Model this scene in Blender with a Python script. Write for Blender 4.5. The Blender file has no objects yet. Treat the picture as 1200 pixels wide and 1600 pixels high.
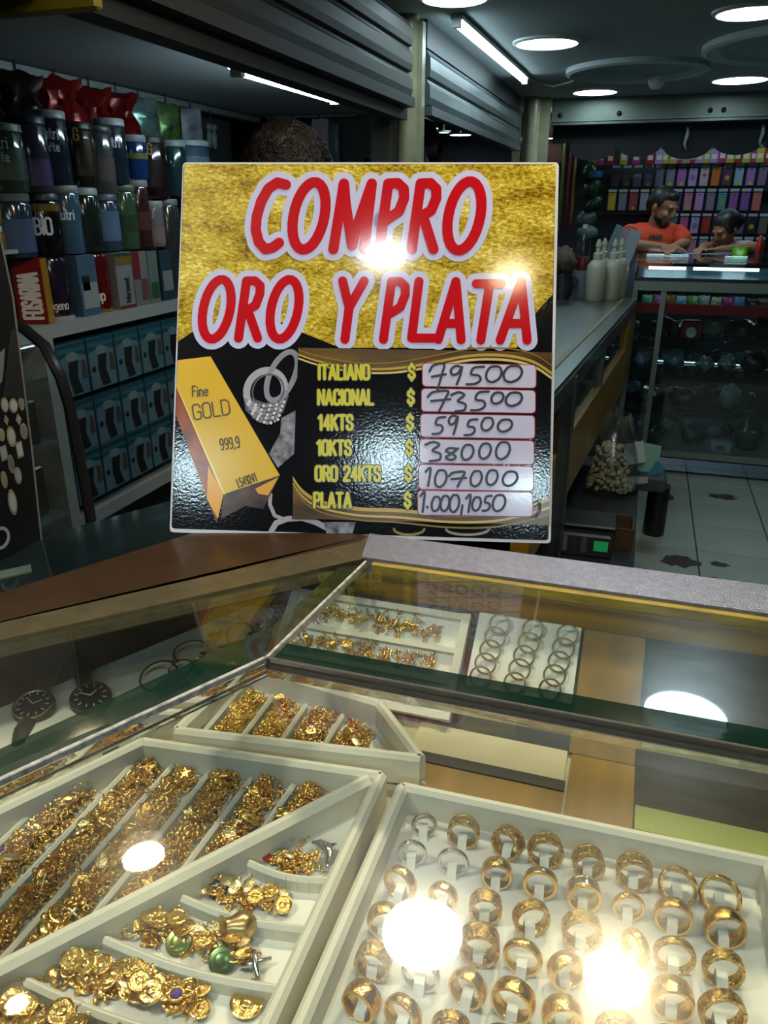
import bpy, math, random
from mathutils import Vector, Matrix
R = math.radians
random.seed(7)
scn = bpy.context.scene
COL = scn.collection

# ------------------------------------------------------------------ camera, world, exposure
cam_d = bpy.data.cameras.new('camera')
cam_d.sensor_fit = 'VERTICAL'
cam_d.sensor_height = 36.0
cam_d.lens = 36.0 * 1200.0 / 1600.0
cam_d.clip_start = 0.02
cam = bpy.data.objects.new('camera', cam_d)
COL.objects.link(cam)
cam.location = (0, 0, 1.5)
cam.rotation_euler = (R(90 - 21.8), 0, R(18))
scn.camera = cam
scn.view_settings.view_transform = 'Standard'
scn.view_settings.look = 'None'
scn.view_settings.gamma = 1.0
scn.view_settings.use_curve_mapping = False
scn.view_settings.exposure = 0.0
scn.cycles.max_bounces = 6
scn.cycles.transparent_max_bounces = 16
scn.cycles.use_adaptive_sampling = True
scn.cycles.adaptive_threshold = 0.04
scn.cycles.caustics_reflective = False
scn.cycles.caustics_refractive = False
scn.cycles.sample_clamp_indirect = 4.0
wd = bpy.data.worlds.new('world')
scn.world = wd
wd.use_nodes = True
wd.node_tree.nodes['Background'].inputs[0].default_value = (0.45, 0.78, 0.9, 1)
wd.node_tree.nodes['Background'].inputs[1].default_value = 0.02
L_KIOSK = 78.0      # radiance of the lamps above the kiosk
L_HALL = 20.0        # radiance of the ceiling lamps down the corridor
L_TUBE = 7.0
CEIL = 2.16

# ------------------------------------------------------------------ materials
MATS = {}
def _new(name):
    m = bpy.data.materials.new(name)
    m.use_nodes = True
    m.node_tree.nodes.clear()
    return m, m.node_tree.nodes, m.node_tree.links
def pbr(name, col, rough=0.5, metal=0.0, bump=0.0, bscale=60.0, var=0.0, vscale=8.0, coat=0.0, emit=0.0, alpha=1.0, stretch=None, spec=0.5, col2=None):
    if name in MATS: return MATS[name]
    m, n, l = _new(name)
    out = n.new('ShaderNodeOutputMaterial')
    b = n.new('ShaderNodeBsdfPrincipled')
    l.new(b.outputs[0], out.inputs[0])
    b.inputs['Base Color'].default_value = (*col, 1)
    b.inputs['Roughness'].default_value = rough
    b.inputs['Metallic'].default_value = metal
    b.inputs['Coat Weight'].default_value = coat
    b.inputs['Coat Roughness'].default_value = 0.08
    b.inputs['Specular IOR Level'].default_value = spec
    b.inputs['Alpha'].default_value = alpha
    if emit:
        b.inputs['Emission Color'].default_value = (*col, 1)
        b.inputs['Emission Strength'].default_value = emit
    tc = n.new('ShaderNodeTexCoord')
    src = tc.outputs['Object']
    if stretch:
        mp = n.new('ShaderNodeMapping')
        mp.inputs['Scale'].default_value = stretch
        l.new(src, mp.inputs[0]); src = mp.outputs[0]
    if var or col2:
        t = n.new('ShaderNodeTexNoise')
        t.inputs['Scale'].default_value = vscale
        t.inputs['Detail'].default_value = 6
        l.new(src, t.inputs[0])
        r = n.new('ShaderNodeValToRGB')
        c2 = col2 or tuple(max(0, c * (1 - var)) for c in col)
        r.color_ramp.elements[0].position = 0.32; r.color_ramp.elements[1].position = 0.66
        r.color_ramp.elements[0].color = (*c2, 1)
        r.color_ramp.elements[1].color = (*col, 1)
        l.new(t.outputs[0], r.inputs[0])
        l.new(r.outputs[0], b.inputs['Base Color'])
    if bump:
        t2 = n.new('ShaderNodeTexNoise')
        t2.inputs['Scale'].default_value = bscale
        t2.inputs['Detail'].default_value = 3
        l.new(src, t2.inputs[0])
        bp = n.new('ShaderNodeBump')
        bp.inputs['Strength'].default_value = bump
        bp.inputs['Distance'].default_value = 0.002
        l.new(t2.outputs[0], bp.inputs['Height'])
        l.new(bp.outputs[0], b.inputs['Normal'])
    MATS[name] = m
    return m
def glass(name, tint=(1, 1, 1), ior=1.5, dust=0.02, gl=0.02):
    """clear sheet glass: straight see-through plus Fresnel mirror plus a little scratched haze"""
    if name in MATS: return MATS[name]
    m, n, l = _new(name)
    out = n.new('ShaderNodeOutputMaterial')
    tr = n.new('ShaderNodeBsdfTransparent'); tr.inputs[0].default_value = (*tint, 1)
    g = n.new('ShaderNodeBsdfGlossy'); g.inputs['Roughness'].default_value = gl
    g2 = n.new('ShaderNodeBsdfGlossy'); g2.inputs['Roughness'].default_value = 0.22
    fr = n.new('ShaderNodeFresnel')
    ge = n.new('ShaderNodeNewGeometry')      # a sheet reflects the same from either of its faces
    mi_ = n.new('ShaderNodeMix'); mi_.data_type = 'FLOAT'; mi_.inputs[2].default_value = ior; mi_.inputs[3].default_value = 1 / ior
    l.new(ge.outputs['Backfacing'], mi_.inputs[0]); l.new(mi_.outputs[0], fr.inputs[0])
    mx = n.new('ShaderNodeMixShader'); mx2 = n.new('ShaderNodeMixShader')
    l.new(fr.outputs[0], mx.inputs[0]); l.new(tr.outputs[0], mx.inputs[1]); l.new(g.outputs[0], mx.inputs[2])
    tc = n.new('ShaderNodeTexCoord')
    mp = n.new('ShaderNodeMapping'); mp.inputs['Scale'].default_value = (9, 30, 9); mp.inputs['Rotation'].default_value = (0, 0, 0.7)
    t = n.new('ShaderNodeTexNoise'); t.inputs['Scale'].default_value = 3; t.inputs['Detail'].default_value = 9
    l.new(tc.outputs['Object'], mp.inputs[0]); l.new(mp.outputs[0], t.inputs[0])
    ma = n.new('ShaderNodeMath'); ma.operation = 'MULTIPLY'; ma.inputs[1].default_value = dust * 2
    l.new(t.outputs[0], ma.inputs[0])
    l.new(ma.outputs[0], mx2.inputs[0]); l.new(mx.outputs[0], mx2.inputs[1]); l.new(g2.outputs[0], mx2.inputs[2])
    l.new(mx2.outputs[0], out.inputs[0])
    MATS[name] = m
    return m
def emitter(name, col, s):
    if name in MATS: return MATS[name]
    m, n, l = _new(name)
    out = n.new('ShaderNodeOutputMaterial'); e = n.new('ShaderNodeEmission')
    e.inputs[0].default_value = (*col, 1); e.inputs[1].default_value = s
    l.new(e.outputs[0], out.inputs[0])
    MATS[name] = m
    return m
def hexc(h):
    v = [int(h[i:i + 2], 16) / 255 for i in (0, 2, 4)]
    return tuple(c / 12.92 if c < .04045 else ((c + .055) / 1.055) ** 2.4 for c in v)
def flat(h, rough=0.4, **k):
    return pbr('c_' + h + ('_%g' % rough), hexc(h), rough, **k)

def gold_foil():
    m, n, l = _new('gold_foil_print')
    out = n.new('ShaderNodeOutputMaterial'); b = n.new('ShaderNodeBsdfPrincipled'); l.new(b.outputs[0], out.inputs[0])
    tc = n.new('ShaderNodeTexCoord')
    mp = n.new('ShaderNodeMapping'); mp.inputs['Rotation'].default_value = (0, 0, 0.6); mp.inputs['Scale'].default_value = (1, 2.0, 1)
    l.new(tc.outputs['Object'], mp.inputs[0])
    a = n.new('ShaderNodeTexNoise'); a.inputs['Scale'].default_value = 14; a.inputs['Detail'].default_value = 5; a.inputs['Roughness'].default_value = .6
    c = n.new('ShaderNodeTexNoise'); c.inputs['Scale'].default_value = 170; c.inputs['Detail'].default_value = 4; c.inputs['Roughness'].default_value = .75
    l.new(mp.outputs[0], a.inputs[0]); l.new(mp.outputs[0], c.inputs[0])
    mx = n.new('ShaderNodeMix'); mx.data_type = 'FLOAT'; mx.inputs[0].default_value = .57
    l.new(a.outputs[0], mx.inputs[2]); l.new(c.outputs[0], mx.inputs[3])
    r = n.new('ShaderNodeValToRGB')
    e = r.color_ramp.elements
    e[0].position = .36; e[0].color = (*hexc('5a420c'), 1)
    e[1].position = .64; e[1].color = (*hexc('fff6bc'), 1)
    for p, h in ((.42, '866a1a'), (.47, 'ad9428'), (.52, 'c9b23c'), (.57, 'e2d266')):
        x = e.new(p); x.color = (*hexc(h), 1)
    l.new(mx.outputs[0], r.inputs[0]); l.new(r.outputs[0], b.inputs['Base Color'])
    b.inputs['Roughness'].default_value = .1
    b.inputs['Specular IOR Level'].default_value = .35
    bp = n.new('ShaderNodeBump'); bp.inputs['Strength'].default_value = .03; bp.inputs['Distance'].default_value = .0008
    f = n.new('ShaderNodeTexNoise'); f.inputs['Scale'].default_value = 130
    l.new(tc.outputs['Object'], f.inputs[0])
    l.new(f.outputs[0], bp.inputs['Height']); l.new(bp.outputs[0], b.inputs['Normal'])
    MATS['gold_foil'] = m
    return m

# ------------------------------------------------------------------ mesh builder
class MB:
    def __init__(s): s.v = []; s.f = []; s.m = []
    def add(s, vs, fs, mi=0):
        o = len(s.v); s.v += [tuple(p) for p in vs]; s.f += [tuple(i + o for i in f) for f in fs]; s.m += [mi] * len(fs); return s
    def box(s, c, d, rz=0.0, mi=0, mat=None):
        x, y, z = d[0] / 2, d[1] / 2, d[2] / 2
        vs = [(-x, -y, -z), (x, -y, -z), (x, y, -z), (-x, y, -z), (-x, -y, z), (x, -y, z), (x, y, z), (-x, y, z)]
        M = mat or (Matrix.Translation(c) @ Matrix.Rotation(rz, 4, 'Z'))
        return s.add([M @ Vector(p) for p in vs], [(0, 3, 2, 1), (4, 5, 6, 7), (0, 1, 5, 4), (1, 2, 6, 5), (2, 3, 7, 6), (3, 0, 4, 7)], mi)
    def b2(s, x0, x1, y0, y1, z0, z1, mi=0):
        return s.box(((x0 + x1) / 2, (y0 + y1) / 2, (z0 + z1) / 2), (abs(x1 - x0), abs(y1 - y0), abs(z1 - z0)), 0, mi)
    def rbox(s, c, d, b=0.005, M=None, mi=0):
        """box with bevelled edges (chamfer on all edges)"""
        x, y, z = d[0] / 2, d[1] / 2, d[2] / 2
        b = min(b, x * .9, y * .9, z * .9)
        rings = []
        for zz, ins in ((-z, b), (-z + b, 0), (z - b, 0), (z, b)):
            X, Y = x - ins, y - ins
            k = b * .7
            rings.append([(-X + k, -Y, zz), (X - k, -Y, zz), (X, -Y + k, zz), (X, Y - k, zz), (X - k, Y, zz), (-X + k, Y, zz), (-X, Y - k, zz), (-X, -Y + k, zz)])
        vs = [p for r_ in rings for p in r_]
        fs = [tuple(reversed(range(8))), tuple(range(24, 32))]
        for i in range(3):
            for j in range(8):
                fs.append((i * 8 + j, i * 8 + (j + 1) % 8, i * 8 + 8 + (j + 1) % 8, i * 8 + 8 + j))
        T = Matrix.Translation(c) @ (M or Matrix())
        return s.add([T @ Vector(p) for p in vs], fs, mi)
    def prism(s, poly, z0, z1, mi=0, mis=None):
        n = len(poly)
        a = sum(poly[i][0] * poly[(i + 1) % n][1] - poly[(i + 1) % n][0] * poly[i][1] for i in range(n))
        if a < 0: poly = poly[::-1]
        s.add([(p[0], p[1], z0) for p in poly] + [(p[0], p[1], z1) for p in poly], [tuple(reversed(range(n))), tuple(range(n, 2 * n))], mi)
        o = len(s.v) - 2 * n
        for i in range(n):
            j = (i + 1) % n
            s.f.append((o + i, o + j, o + n + j, o + n + i)); s.m.append(mi if mis is None else mis)
        return s
    def poly(s, pts, mi=0): return s.add(pts, [tuple(range(len(pts)))], mi)
    def bar(s, p0, p1, w, z0, z1, cham=.002, mi=0):
        """rail of rounded-top section along p0-p1 on the ground plan"""
        a, b = Vector(p0[:2]), Vector(p1[:2])
        t = (b - a).normalized(); nrm = Vector((-t.y, t.x)); h = w / 2
        prof = [(-h, z0), (h, z0), (h, z1 - cham), (h - cham, z1), (-h + cham, z1), (-h, z1 - cham)]
        vs = [(p.x + nrm.x * q, p.y + nrm.y * q, z) for p in (a, b) for q, z in prof]
        n = len(prof)
        fs = [tuple(range(n)), tuple(reversed(range(n, 2 * n)))]
        for i in range(n):
            j = (i + 1) % n
            fs.append((i, i + n, j + n, j))
        return s.add(vs, fs, mi)
    def cyl(s, p0, p1, r0, r1=None, n=16, mi=0, caps=True):
        r1 = r0 if r1 is None else r1
        a, b = Vector(p0), Vector(p1)
        d = (b - a).normalized()
        u = d.orthogonal().normalized(); w = d.cross(u)
        vs = []
        for p, r_ in ((a, r0), (b, r1)):
            for i in range(n):
                t = 2 * math.pi * i / n
                vs.append(p + u * (r_ * math.cos(t)) + w * (r_ * math.sin(t)))
        fs = [(i, (i + 1) % n, n + (i + 1) % n, n + i) for i in range(n)]
        if caps: fs += [tuple(reversed(range(n))), tuple(range(n, 2 * n))]
        return s.add(vs, fs, mi)
    def lathe(s, prof, c=(0, 0, 0), n=20, M=None, mi=0, caps=True):
        vs = []
        T = Matrix.Translation(c) @ (M or Matrix())
        for r_, z in prof:
            for i in range(n):
                t = 2 * math.pi * i / n
                vs.append(T @ Vector((r_ * math.cos(t), r_ * math.sin(t), z)))
        fs = []
        for k in range(len(prof) - 1):
            for i in range(n):
                j = (i + 1) % n
                fs.append((k * n + i, k * n + j, (k + 1) * n + j, (k + 1) * n + i))
        if caps:
            fs += [tuple(reversed(range(n))), tuple(range((len(prof) - 1) * n, len(prof) * n))]
        return s.add(vs, fs, mi)
    def ring(s, R_, prof, n=36, M=None, c=(0, 0, 0), mi=0):
        """closed profile (dr, z) swept round the Z axis at radius R_"""
        T = Matrix.Translation(c) @ (M or Matrix())
        k = len(prof); vs = []
        for i in range(n):
            t = 2 * math.pi * i / n
            for dr, z in prof:
                vs.append(T @ Vector(((R_ + dr) * math.cos(t), (R_ + dr) * math.sin(t), z)))
        fs = []
        for i in range(n):
            i2 = (i + 1) % n
            for j in range(k):
                j2 = (j + 1) % k
                fs.append((i * k + j, i2 * k + j, i2 * k + j2, i * k + j2))
        return s.add(vs, fs, mi)
    def torus(s, R_, r_, c=(0, 0, 0), M=None, n=16, m=6, mi=0):
        return s.ring(R_, [(r_ * math.cos(2 * math.pi * i / m), r_ * math.sin(2 * math.pi * i / m)) for i in range(m)], n, M, c, mi)
    def ball(s, c, r_, n=12, m=7, M=None, mi=0):
        if not isinstance(r_, (tuple, list)): r_ = (r_,) * 3
        prof = []
        T = Matrix.Translation(c) @ (M or Matrix()) @ Matrix.Diagonal((*r_, 1))
        vs = [T @ Vector((0, 0, -1))]
        for k in range(1, m):
            a = -math.pi / 2 + math.pi * k / m
            for i in range(n):
                t = 2 * math.pi * i / n
                vs.append(T @ Vector((math.cos(a) * math.cos(t), math.cos(a) * math.sin(t), math.sin(a))))
        vs.append(T @ Vector((0, 0, 1)))
        fs = [(0, 1 + (i + 1) % n, 1 + i) for i in range(n)]
        for k in range(m - 2):
            for i in range(n):
                j = (i + 1) % n
                fs.append((1 + k * n + i, 1 + k * n + j, 1 + (k + 1) * n + j, 1 + (k + 1) * n + i))
        o = 1 + (m - 2) * n; t_ = len(vs) - 1
        fs += [(o + i, o + (i + 1) % n, t_) for i in range(n)]
        return s.add(vs, fs, mi)
    def capsule(s, p0, p1, r0, r1=None):
        r1 = r0 if r1 is None else r1
        s.cyl(p0, p1, r0, r1, 14); s.ball(p0, r0); s.ball(p1, r1); return s
    def tube(s, pts, r_, n=8, mi=0):
        pts = [Vector(p) for p in pts]
        k = len(pts); vs = []
        rr = r_ if isinstance(r_, (list, tuple)) else [r_] * k
        u = None
        for i, p in enumerate(pts):
            d = (pts[min(i + 1, k - 1)] - pts[max(i - 1, 0)]).normalized()
            if u is None: u = d.orthogonal().normalized()
            u = (u - d * u.dot(d)).normalized(); w = d.cross(u)
            for j in range(n):
                t = 2 * math.pi * j / n
                vs.append(p + u * (rr[i] * math.cos(t)) + w * (rr[i] * math.sin(t)))
        fs = []
        for i in range(k - 1):
            for j in range(n):
                j2 = (j + 1) % n
                fs.append((i * n + j, i * n + j2, (i + 1) * n + j2, (i + 1) * n + j))
        fs += [tuple(reversed(range(n))), tuple(range((k - 1) * n, k * n))]
        return s.add(vs, fs, mi)
    def ribbon(s, pts, w, f0, caps=10, mi=0, up=(0, 0, 1)):
        """flat brush stroke of width w along 2D pts; f0 maps (x, y) to 3D; each dab lies a hair above the last"""
        P = [Vector(p) for p in pts]
        def f(x, y):
            q = f0(x, y); e = 3e-6 * len(s.f)
            return (q[0] + up[0] * e, q[1] + up[1] * e, q[2] + up[2] * e)
        for i in range(len(P) - 1):
            a, b = P[i], P[i + 1]
            if (b - a).length < 1e-9: continue
            t = (b - a).normalized(); q = Vector((-t.y, t.x)) * (w / 2)
            s.poly([f(*(a - q)), f(*(b - q)), f(*(b + q)), f(*(a + q))], mi)
        for p in P:
            s.poly([f(p.x + w / 2 * math.cos(2 * math.pi * k / caps), p.y + w / 2 * math.sin(2 * math.pi * k / caps)) for k in range(caps)], mi)
        return s
    def mesh(s, name, mats, smooth=False):
        me = bpy.data.meshes.new(name)
        me.from_pydata(s.v, [], s.f)
        for m in (mats if isinstance(mats, (list, tuple)) else [mats]): me.materials.append(m)
        if any(s.m): me.polygons.foreach_set('material_index', s.m)
        if smooth:
            me.polygons.foreach_set('use_smooth', [True] * len(s.f))
            if smooth != 'all':
                me.set_sharp_from_angle(angle=R(40))
        me.update()
        return me

def obj(name, mb, mats, parent=None, smooth=False, world=True):
    me = mb.mesh(name, mats, smooth) if isinstance(mb, MB) else mb
    o = bpy.data.objects.new(name, me)
    COL.objects.link(o)
    if parent is not None:
        o.parent = parent
        if world and parent.parent is None: o.matrix_parent_inverse = parent.matrix_basis.inverted()
    return o
def tag(o, label=None, cat=None, group=None, kind=None):
    if label: o['label'] = label
    if cat: o['category'] = cat
    if group: o['group'] = group
    if kind: o['kind'] = kind
    return o
def thing(name, label, cat, loc=(0, 0, 0), rot=(0, 0, 0), group=None, M=None):
    o = bpy.data.objects.new(name, None); COL.objects.link(o)
    o.empty_display_size = .05
    if M is not None: o.matrix_basis = M
    else: o.location = loc; o.rotation_euler = rot
    return tag(o, label, cat, group)
def struct(name, mb, mat, parent=None, smooth=False):
    o = obj(name, mb, mat, parent, smooth)
    if parent is None: o['kind'] = 'structure'
    return o
def dup(root, M, label=None, group=None):
    r_ = root.copy(); COL.objects.link(r_)
    r_.matrix_basis = M
    if label: r_['label'] = label
    if group: r_['group'] = group
    for ch in root.children:
        c = ch.copy(); COL.objects.link(c); c.parent = r_
        for g in ch.children:
            d = g.copy(); COL.objects.link(d); d.parent = c
    return r_
ORD = ['first', 'second', 'third', 'fourth', 'fifth', 'sixth', 'seventh', 'eighth', 'ninth', 'tenth', 'eleventh', 'twelfth', 'thirteenth', 'fourteenth', 'fifteenth', 'sixteenth', 'seventeenth', 'eighteenth', 'nineteenth', 'twentieth', 'twenty-first', 'twenty-second']

# ------------------------------------------------------------------ stroke lettering
def ell(cx, cy, rx, ry, a0=0, a1=360, n=14, sl=0.0):
    return [(cx + rx * math.cos(R(a0 + (a1 - a0) * i / n)) + sl * ry * math.sin(R(a0 + (a1 - a0) * i / n)), cy + ry * math.sin(R(a0 + (a1 - a0) * i / n))) for i in range(n + 1)]
G = {  # width, strokes in a unit-high box
 'A': (.42, [[(0, 0), (.21, 1), (.42, 0)], [(.07, .3), (.35, .3)]]),
 'B': (.36, [[(0, 0), (0, 1), (.2, 1), (.34, .9), (.34, .62), (.2, .52), (0, .52)], [(.2, .52), (.36, .42), (.36, .1), (.2, 0), (0, 0)]]),
 'C': (.36, [[(.36, .72), (.36, .88), (.27, 1), (.09, 1), (0, .88), (0, .12), (.09, 0), (.27, 0), (.36, .12), (.36, .28)]]),
 'D': (.38, [[(0, 0), (0, 1), (.24, 1), (.38, .84), (.38, .16), (.24, 0), (0, 0)]]),
 'E': (.32, [[(.32, 0), (0, 0), (0, 1), (.32, 1)], [(0, .52), (.26, .52)]]),
 'F': (.32, [[(0, 0), (0, 1), (.32, 1)], [(0, .52), (.26, .52)]]),
 'G': (.38, [[(.38, .75), (.36, .9), (.27, 1), (.09, 1), (0, .88), (0, .12), (.09, 0), (.27, 0), (.38, .12), (.38, .48), (.22, .48)]]),
 'H': (.38, [[(0, 0), (0, 1)], [(.38, 0), (.38, 1)], [(0, .5), (.38, .5)]]),
 'I': (.04, [[(.02, 0), (.02, 1)]]),
 'K': (.38, [[(0, 0), (0, 1)], [(.37, 1), (.02, .45)], [(.13, .62), (.38, 0)]]),
 'L': (.32, [[(0, 1), (0, 0), (.32, 0)]]),
 'M': (.5, [[(0, 0), (0, 1), (.25, .25), (.5, 1), (.5, 0)]]),
 'N': (.38, [[(0, 0), (0, 1), (.38, 0), (.38, 1)]]),
 'O': (.38, [[(.09, 0), (0, .12), (0, .88), (.09, 1), (.29, 1), (.38, .88), (.38, .12), (.29, 0), (.09, 0)]]),
 'P': (.36, [[(0, 0), (0, 1), (.24, 1), (.36, .9), (.36, .58), (.24, .46), (0, .46)]]),
 'R': (.38, [[(0, 0), (0, 1), (.24, 1), (.36, .9), (.36, .6), (.24, .5), (0, .5)], [(.2, .5), (.38, 0)]]),
 'S': (.36, [[(.36, .75), (.34, .9), (.27, 1), (.09, 1), (0, .88), (0, .68), (.09, .56), (.27, .46), (.36, .33), (.36, .12), (.27, 0), (.09, 0), (0, .12), (0, .26)]]),
 'T': (.38, [[(0, 1), (.38, 1)], [(.19, 1), (.19, 0)]]),
 'U': (.38, [[(0, 1), (0, .12), (.09, 0), (.29, 0), (.38, .12), (.38, 1)]]),
 'Y': (.42, [[(0, 1), (.21, .45), (.42, 1)], [(.21, .45), (.21, 0)]]),
 '$': (.36, [[(.36, .75), (.34, .86), (.27, .92), (.09, .92), (0, .82), (0, .66), (.09, .56), (.27, .46), (.36, .34), (.36, .18), (.27, .08), (.09, .08), (0, .18), (0, .28)], [(.18, 1.08), (.18, .92)], [(.18, .08), (.18, -.08)]]),
 '0': (.36, [[(.09, 0), (0, .12), (0, .88), (.09, 1), (.27, 1), (.36, .88), (.36, .12), (.27, 0), (.09, 0)]]),
 '1': (.2, [[(0, .82), (.16, 1), (.16, 0)]]),
 '2': (.36, [[(0, .78), (.03, .92), (.1, 1), (.27, 1), (.36, .88), (.36, .68), (0, .06), (0, 0), (.36, 0)]]),
 '4': (.38, [[(.28, 0), (.28, 1), (0, .28), (.38, .28)]]),
 '5': (.36, [[(.34, 1), (.03, 1), (0, .55), (.26, .58), (.36, .45), (.36, .14), (.26, 0), (.08, 0), (0, .14)]]),
 '9': (.36, [[(.36, .5), (.1, .45), (0, .6), (0, .88), (.09, 1), (.27, 1), (.36, .88), (.36, .2), (.26, 0), (.05, .02)]]),
 ',': (.06, [[(.05, .06), (0, -.14)]]), '.': (.05, [[(.02, 0), (.03, .03)]]),
 'a': (.34, [[(.04, .6), (.24, .66), (.32, .55), (.32, 0)], [(.32, .36), (.1, .36), (0, .2), (.08, .02), (.24, .02), (.32, .14)]]),
 'e': (.34, [[(0, .35), (.33, .35), (.3, .58), (.17, .66), (.04, .56), (0, .3), (.06, .08), (.2, 0), (.33, .1)]]),
 'g': (.34, [[(.32, .62), (.1, .64), (0, .45), (0, .2), (.1, .05), (.3, .1)], [(.32, .64), (.32, -.15), (.2, -.28), (.04, -.22)]]),
 'i': (.06, [[(.03, 0), (.03, .62)], [(.03, .84), (.03, .88)]]),
 'l': (.06, [[(.03, 0), (.03, 1)]]),
 'm': (.5, [[(0, 0), (0, .64)], [(0, .5), (.12, .64), (.24, .52), (.24, 0)], [(.24, .5), (.38, .64), (.5, .52), (.5, 0)]]),
 'n': (.32, [[(0, 0), (0, .64)], [(0, .48), (.16, .64), (.3, .54), (.32, 0)]]),
 'o': (.34, [[(.1, 0), (0, .15), (0, .5), (.1, .65), (.24, .65), (.34, .5), (.34, .15), (.24, 0), (.1, 0)]]),
 'r': (.24, [[(0, 0), (0, .64)], [(0, .46), (.12, .64), (.24, .6)]]),
 't': (.26, [[(.1, .95), (.1, .1), (.24, .02)], [(0, .64), (.24, .64)]]),
 'u': (.32, [[(0, .64), (0, .12), (.12, 0), (.3, .14)], [(.32, .64), (.32, 0)]]),
 'p': (.34, [[(0, -.28), (0, .64)], [(0, .5), (.14, .65), (.28, .6), (.34, .32), (.28, .04), (.14, 0), (0, .14)]]),
 ' ': (.2, []),
}
def text_strokes(t, x, y, h, gap=.14, xs=1.0, slant=0.0, rot=0.0):
    """strokes of a line of text with its baseline start at x, y and cap height h (y up)"""
    out = []; px = 0.0
    for ch in t:
        w, ss = G[ch]
        for st in ss:
            q = []
            for a, b in st:
                X = (px + a * xs + slant * b) * h; Y = b * h
                q.append((x + X * math.cos(rot) - Y * math.sin(rot), y + X * math.sin(rot) + Y * math.cos(rot)))
            out.append(q)
        px += w * xs + gap
    return out
def text_width(t, h, gap=.14, xs=1.0): return (sum(G[c][0] * xs + gap for c in t) - gap) * h
def text_mesh(strs, w, f, caps=8, up=(0, 0, 1)):
    mb = MB()
    for st in strs: mb.ribbon(st, w, f, caps, 0, up)
    return mb

# ------------------------------------------------------------------ common materials
M_gold = pbr('gold', (.90, .57, .17), .2, 1.0, bump=.3, bscale=420)
M_goldp = pbr('gold_pale', (.95, .78, .42), .25, 1.0, bump=.25, bscale=500)
M_gold2 = pbr('gold_carved', (.92, .6, .2), .2, 1.0, bump=.9, bscale=380, col2=(.35, .2, .05), vscale=420)
M_silver = pbr('silver', (.62, .64, .68), .18, 1.0, bump=.1, bscale=500)
M_cream = pbr('cream_leatherette', hexc('dcd6c6'), .5, bump=.15, bscale=900)
M_white_pad = pbr('white_pad', hexc('eeeae2'), .6, bump=.1, bscale=600)
M_wood = pbr('brown_wood', hexc('2c1a05'), .35, var=.45, vscale=5, stretch=(1, 9, 9), bump=.1, bscale=40)
M_wood_l = pbr('honey_wood', hexc('97701f'), .38, var=.35, vscale=5, stretch=(9, 1, 9), bump=.1, bscale=40)
M_dark = pbr('near_black', (.012, .013, .014), .5)
M_darkwood = pbr('dark_wood', (.035, .028, .022), .35, var=.6, vscale=6, stretch=(3, 30, 3))
M_alu = pbr('frame_aluminium', hexc('84889c'), .36, .85, bump=.5, bscale=700, var=.25, vscale=120)
M_steel = pbr('brushed_steel', hexc('8a918b'), .3, .9, var=.3, vscale=12, stretch=(1, 14, 1))
M_silicone = pbr('silicone_white', hexc('b4b4b0'), .5, var=.6, vscale=160)
M_plaster = pbr('ceiling_paint', hexc('a4b0b0'), .75, var=.12, vscale=3)
M_pillar = pbr('cream_enamel', hexc('a59f7e'), .28, var=.25, vscale=14)
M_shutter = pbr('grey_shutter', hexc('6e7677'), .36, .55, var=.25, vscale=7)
M_white = pbr('white_plastic', hexc('d8dad4'), .4)
M_wallgrey = pbr('grey_wall', hexc('565c5e'), .8, var=.2, vscale=4)
G_clear = glass('clear_glass', (.94, .97, .95), dust=.015)
G_case = glass('case_glass', (.85, .93, .92), dust=.01)
G_green = pbr('green_glass_edge', hexc('08261e'), .06, spec=.9, alpha=.80)
def real_glass(name, ior=1.5):
    m, n, l = _new(name)
    out = n.new('ShaderNodeOutputMaterial'); g = n.new('ShaderNodeBsdfGlass')
    g.inputs['IOR'].default_value = ior; g.inputs['Roughness'].default_value = 0.0; g.inputs['Color'].default_value = (.97, .98, .95, 1)
    l.new(g.outputs[0], out.inputs[0]); MATS[name] = m
    return m
G_bev = real_glass('bevel_glass')
G_rear = glass('rear_pane_glass', (.93, .97, .95), dust=.04)
M_skin = pbr('skin', hexc('9c6a4e'), .55)
M_hair = pbr('hair', (.012, .009, .007), .45, bump=.6, bscale=160, stretch=(1, 1, .25))

# ------------------------------------------------------------------ lamps
def downlight(x, y, r_, col, s, label, z=CEIL, group=None, name='ceiling_downlight'):
    t = thing(name, label, 'ceiling light', (x, y, z), group=group)
    obj('trim_ring', MB().ring(r_, [(0, 0), (.018, 0), (.016, -.006), (.004, -.012), (0, -.012)], 40), M_white, t, 'edge', world=False)
    d = MB(); d.poly([(r_ * math.cos(-2 * math.pi * k / 40), r_ * math.sin(-2 * math.pi * k / 40), -.008) for k in range(40)])
    if name == 'hanging_lamp': obj('added_hood', MB().ring(r_ + .004, [(0, .004), (.002, .004), (.002, -.03), (0, -.03)], 32), M_dark, t, 'edge', world=False)  # unseen hood added to cut the lamp's sideways light
    obj('diffuser', d, emitter('lamp_%s_%g' % (col, s), COLS[col], s), t, world=False)
    return t
COLS = {'cool': (.66, .9, 1.0), 'warm': (1.0, .80, .50), 'white': (.93, .97, 1.0), 'soft': (1.0, .90, .74)}
for x, y, r_, lab in ((-.519, 3.897, .132, 'round white ceiling lamp right of the tube light'),
                      (-.423, 5.566, .132, 'round ceiling lamp closest to the far roller housing, above the left end'),
                      (.262, 3.544, .12, 'round ceiling lamp cut by the top right corner'),
                      (.387, 5.30, .145, 'round ceiling lamp at the right edge, above the phone shop'),
                      (-.722, 3.0, .11, 'round ceiling lamp cut by the top edge, near the cream column')):
    downlight(x, y, r_, 'cool', L_HALL, lab, group='round lamps in the corridor ceiling')
KG = 'lamps over the gold counter'
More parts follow.
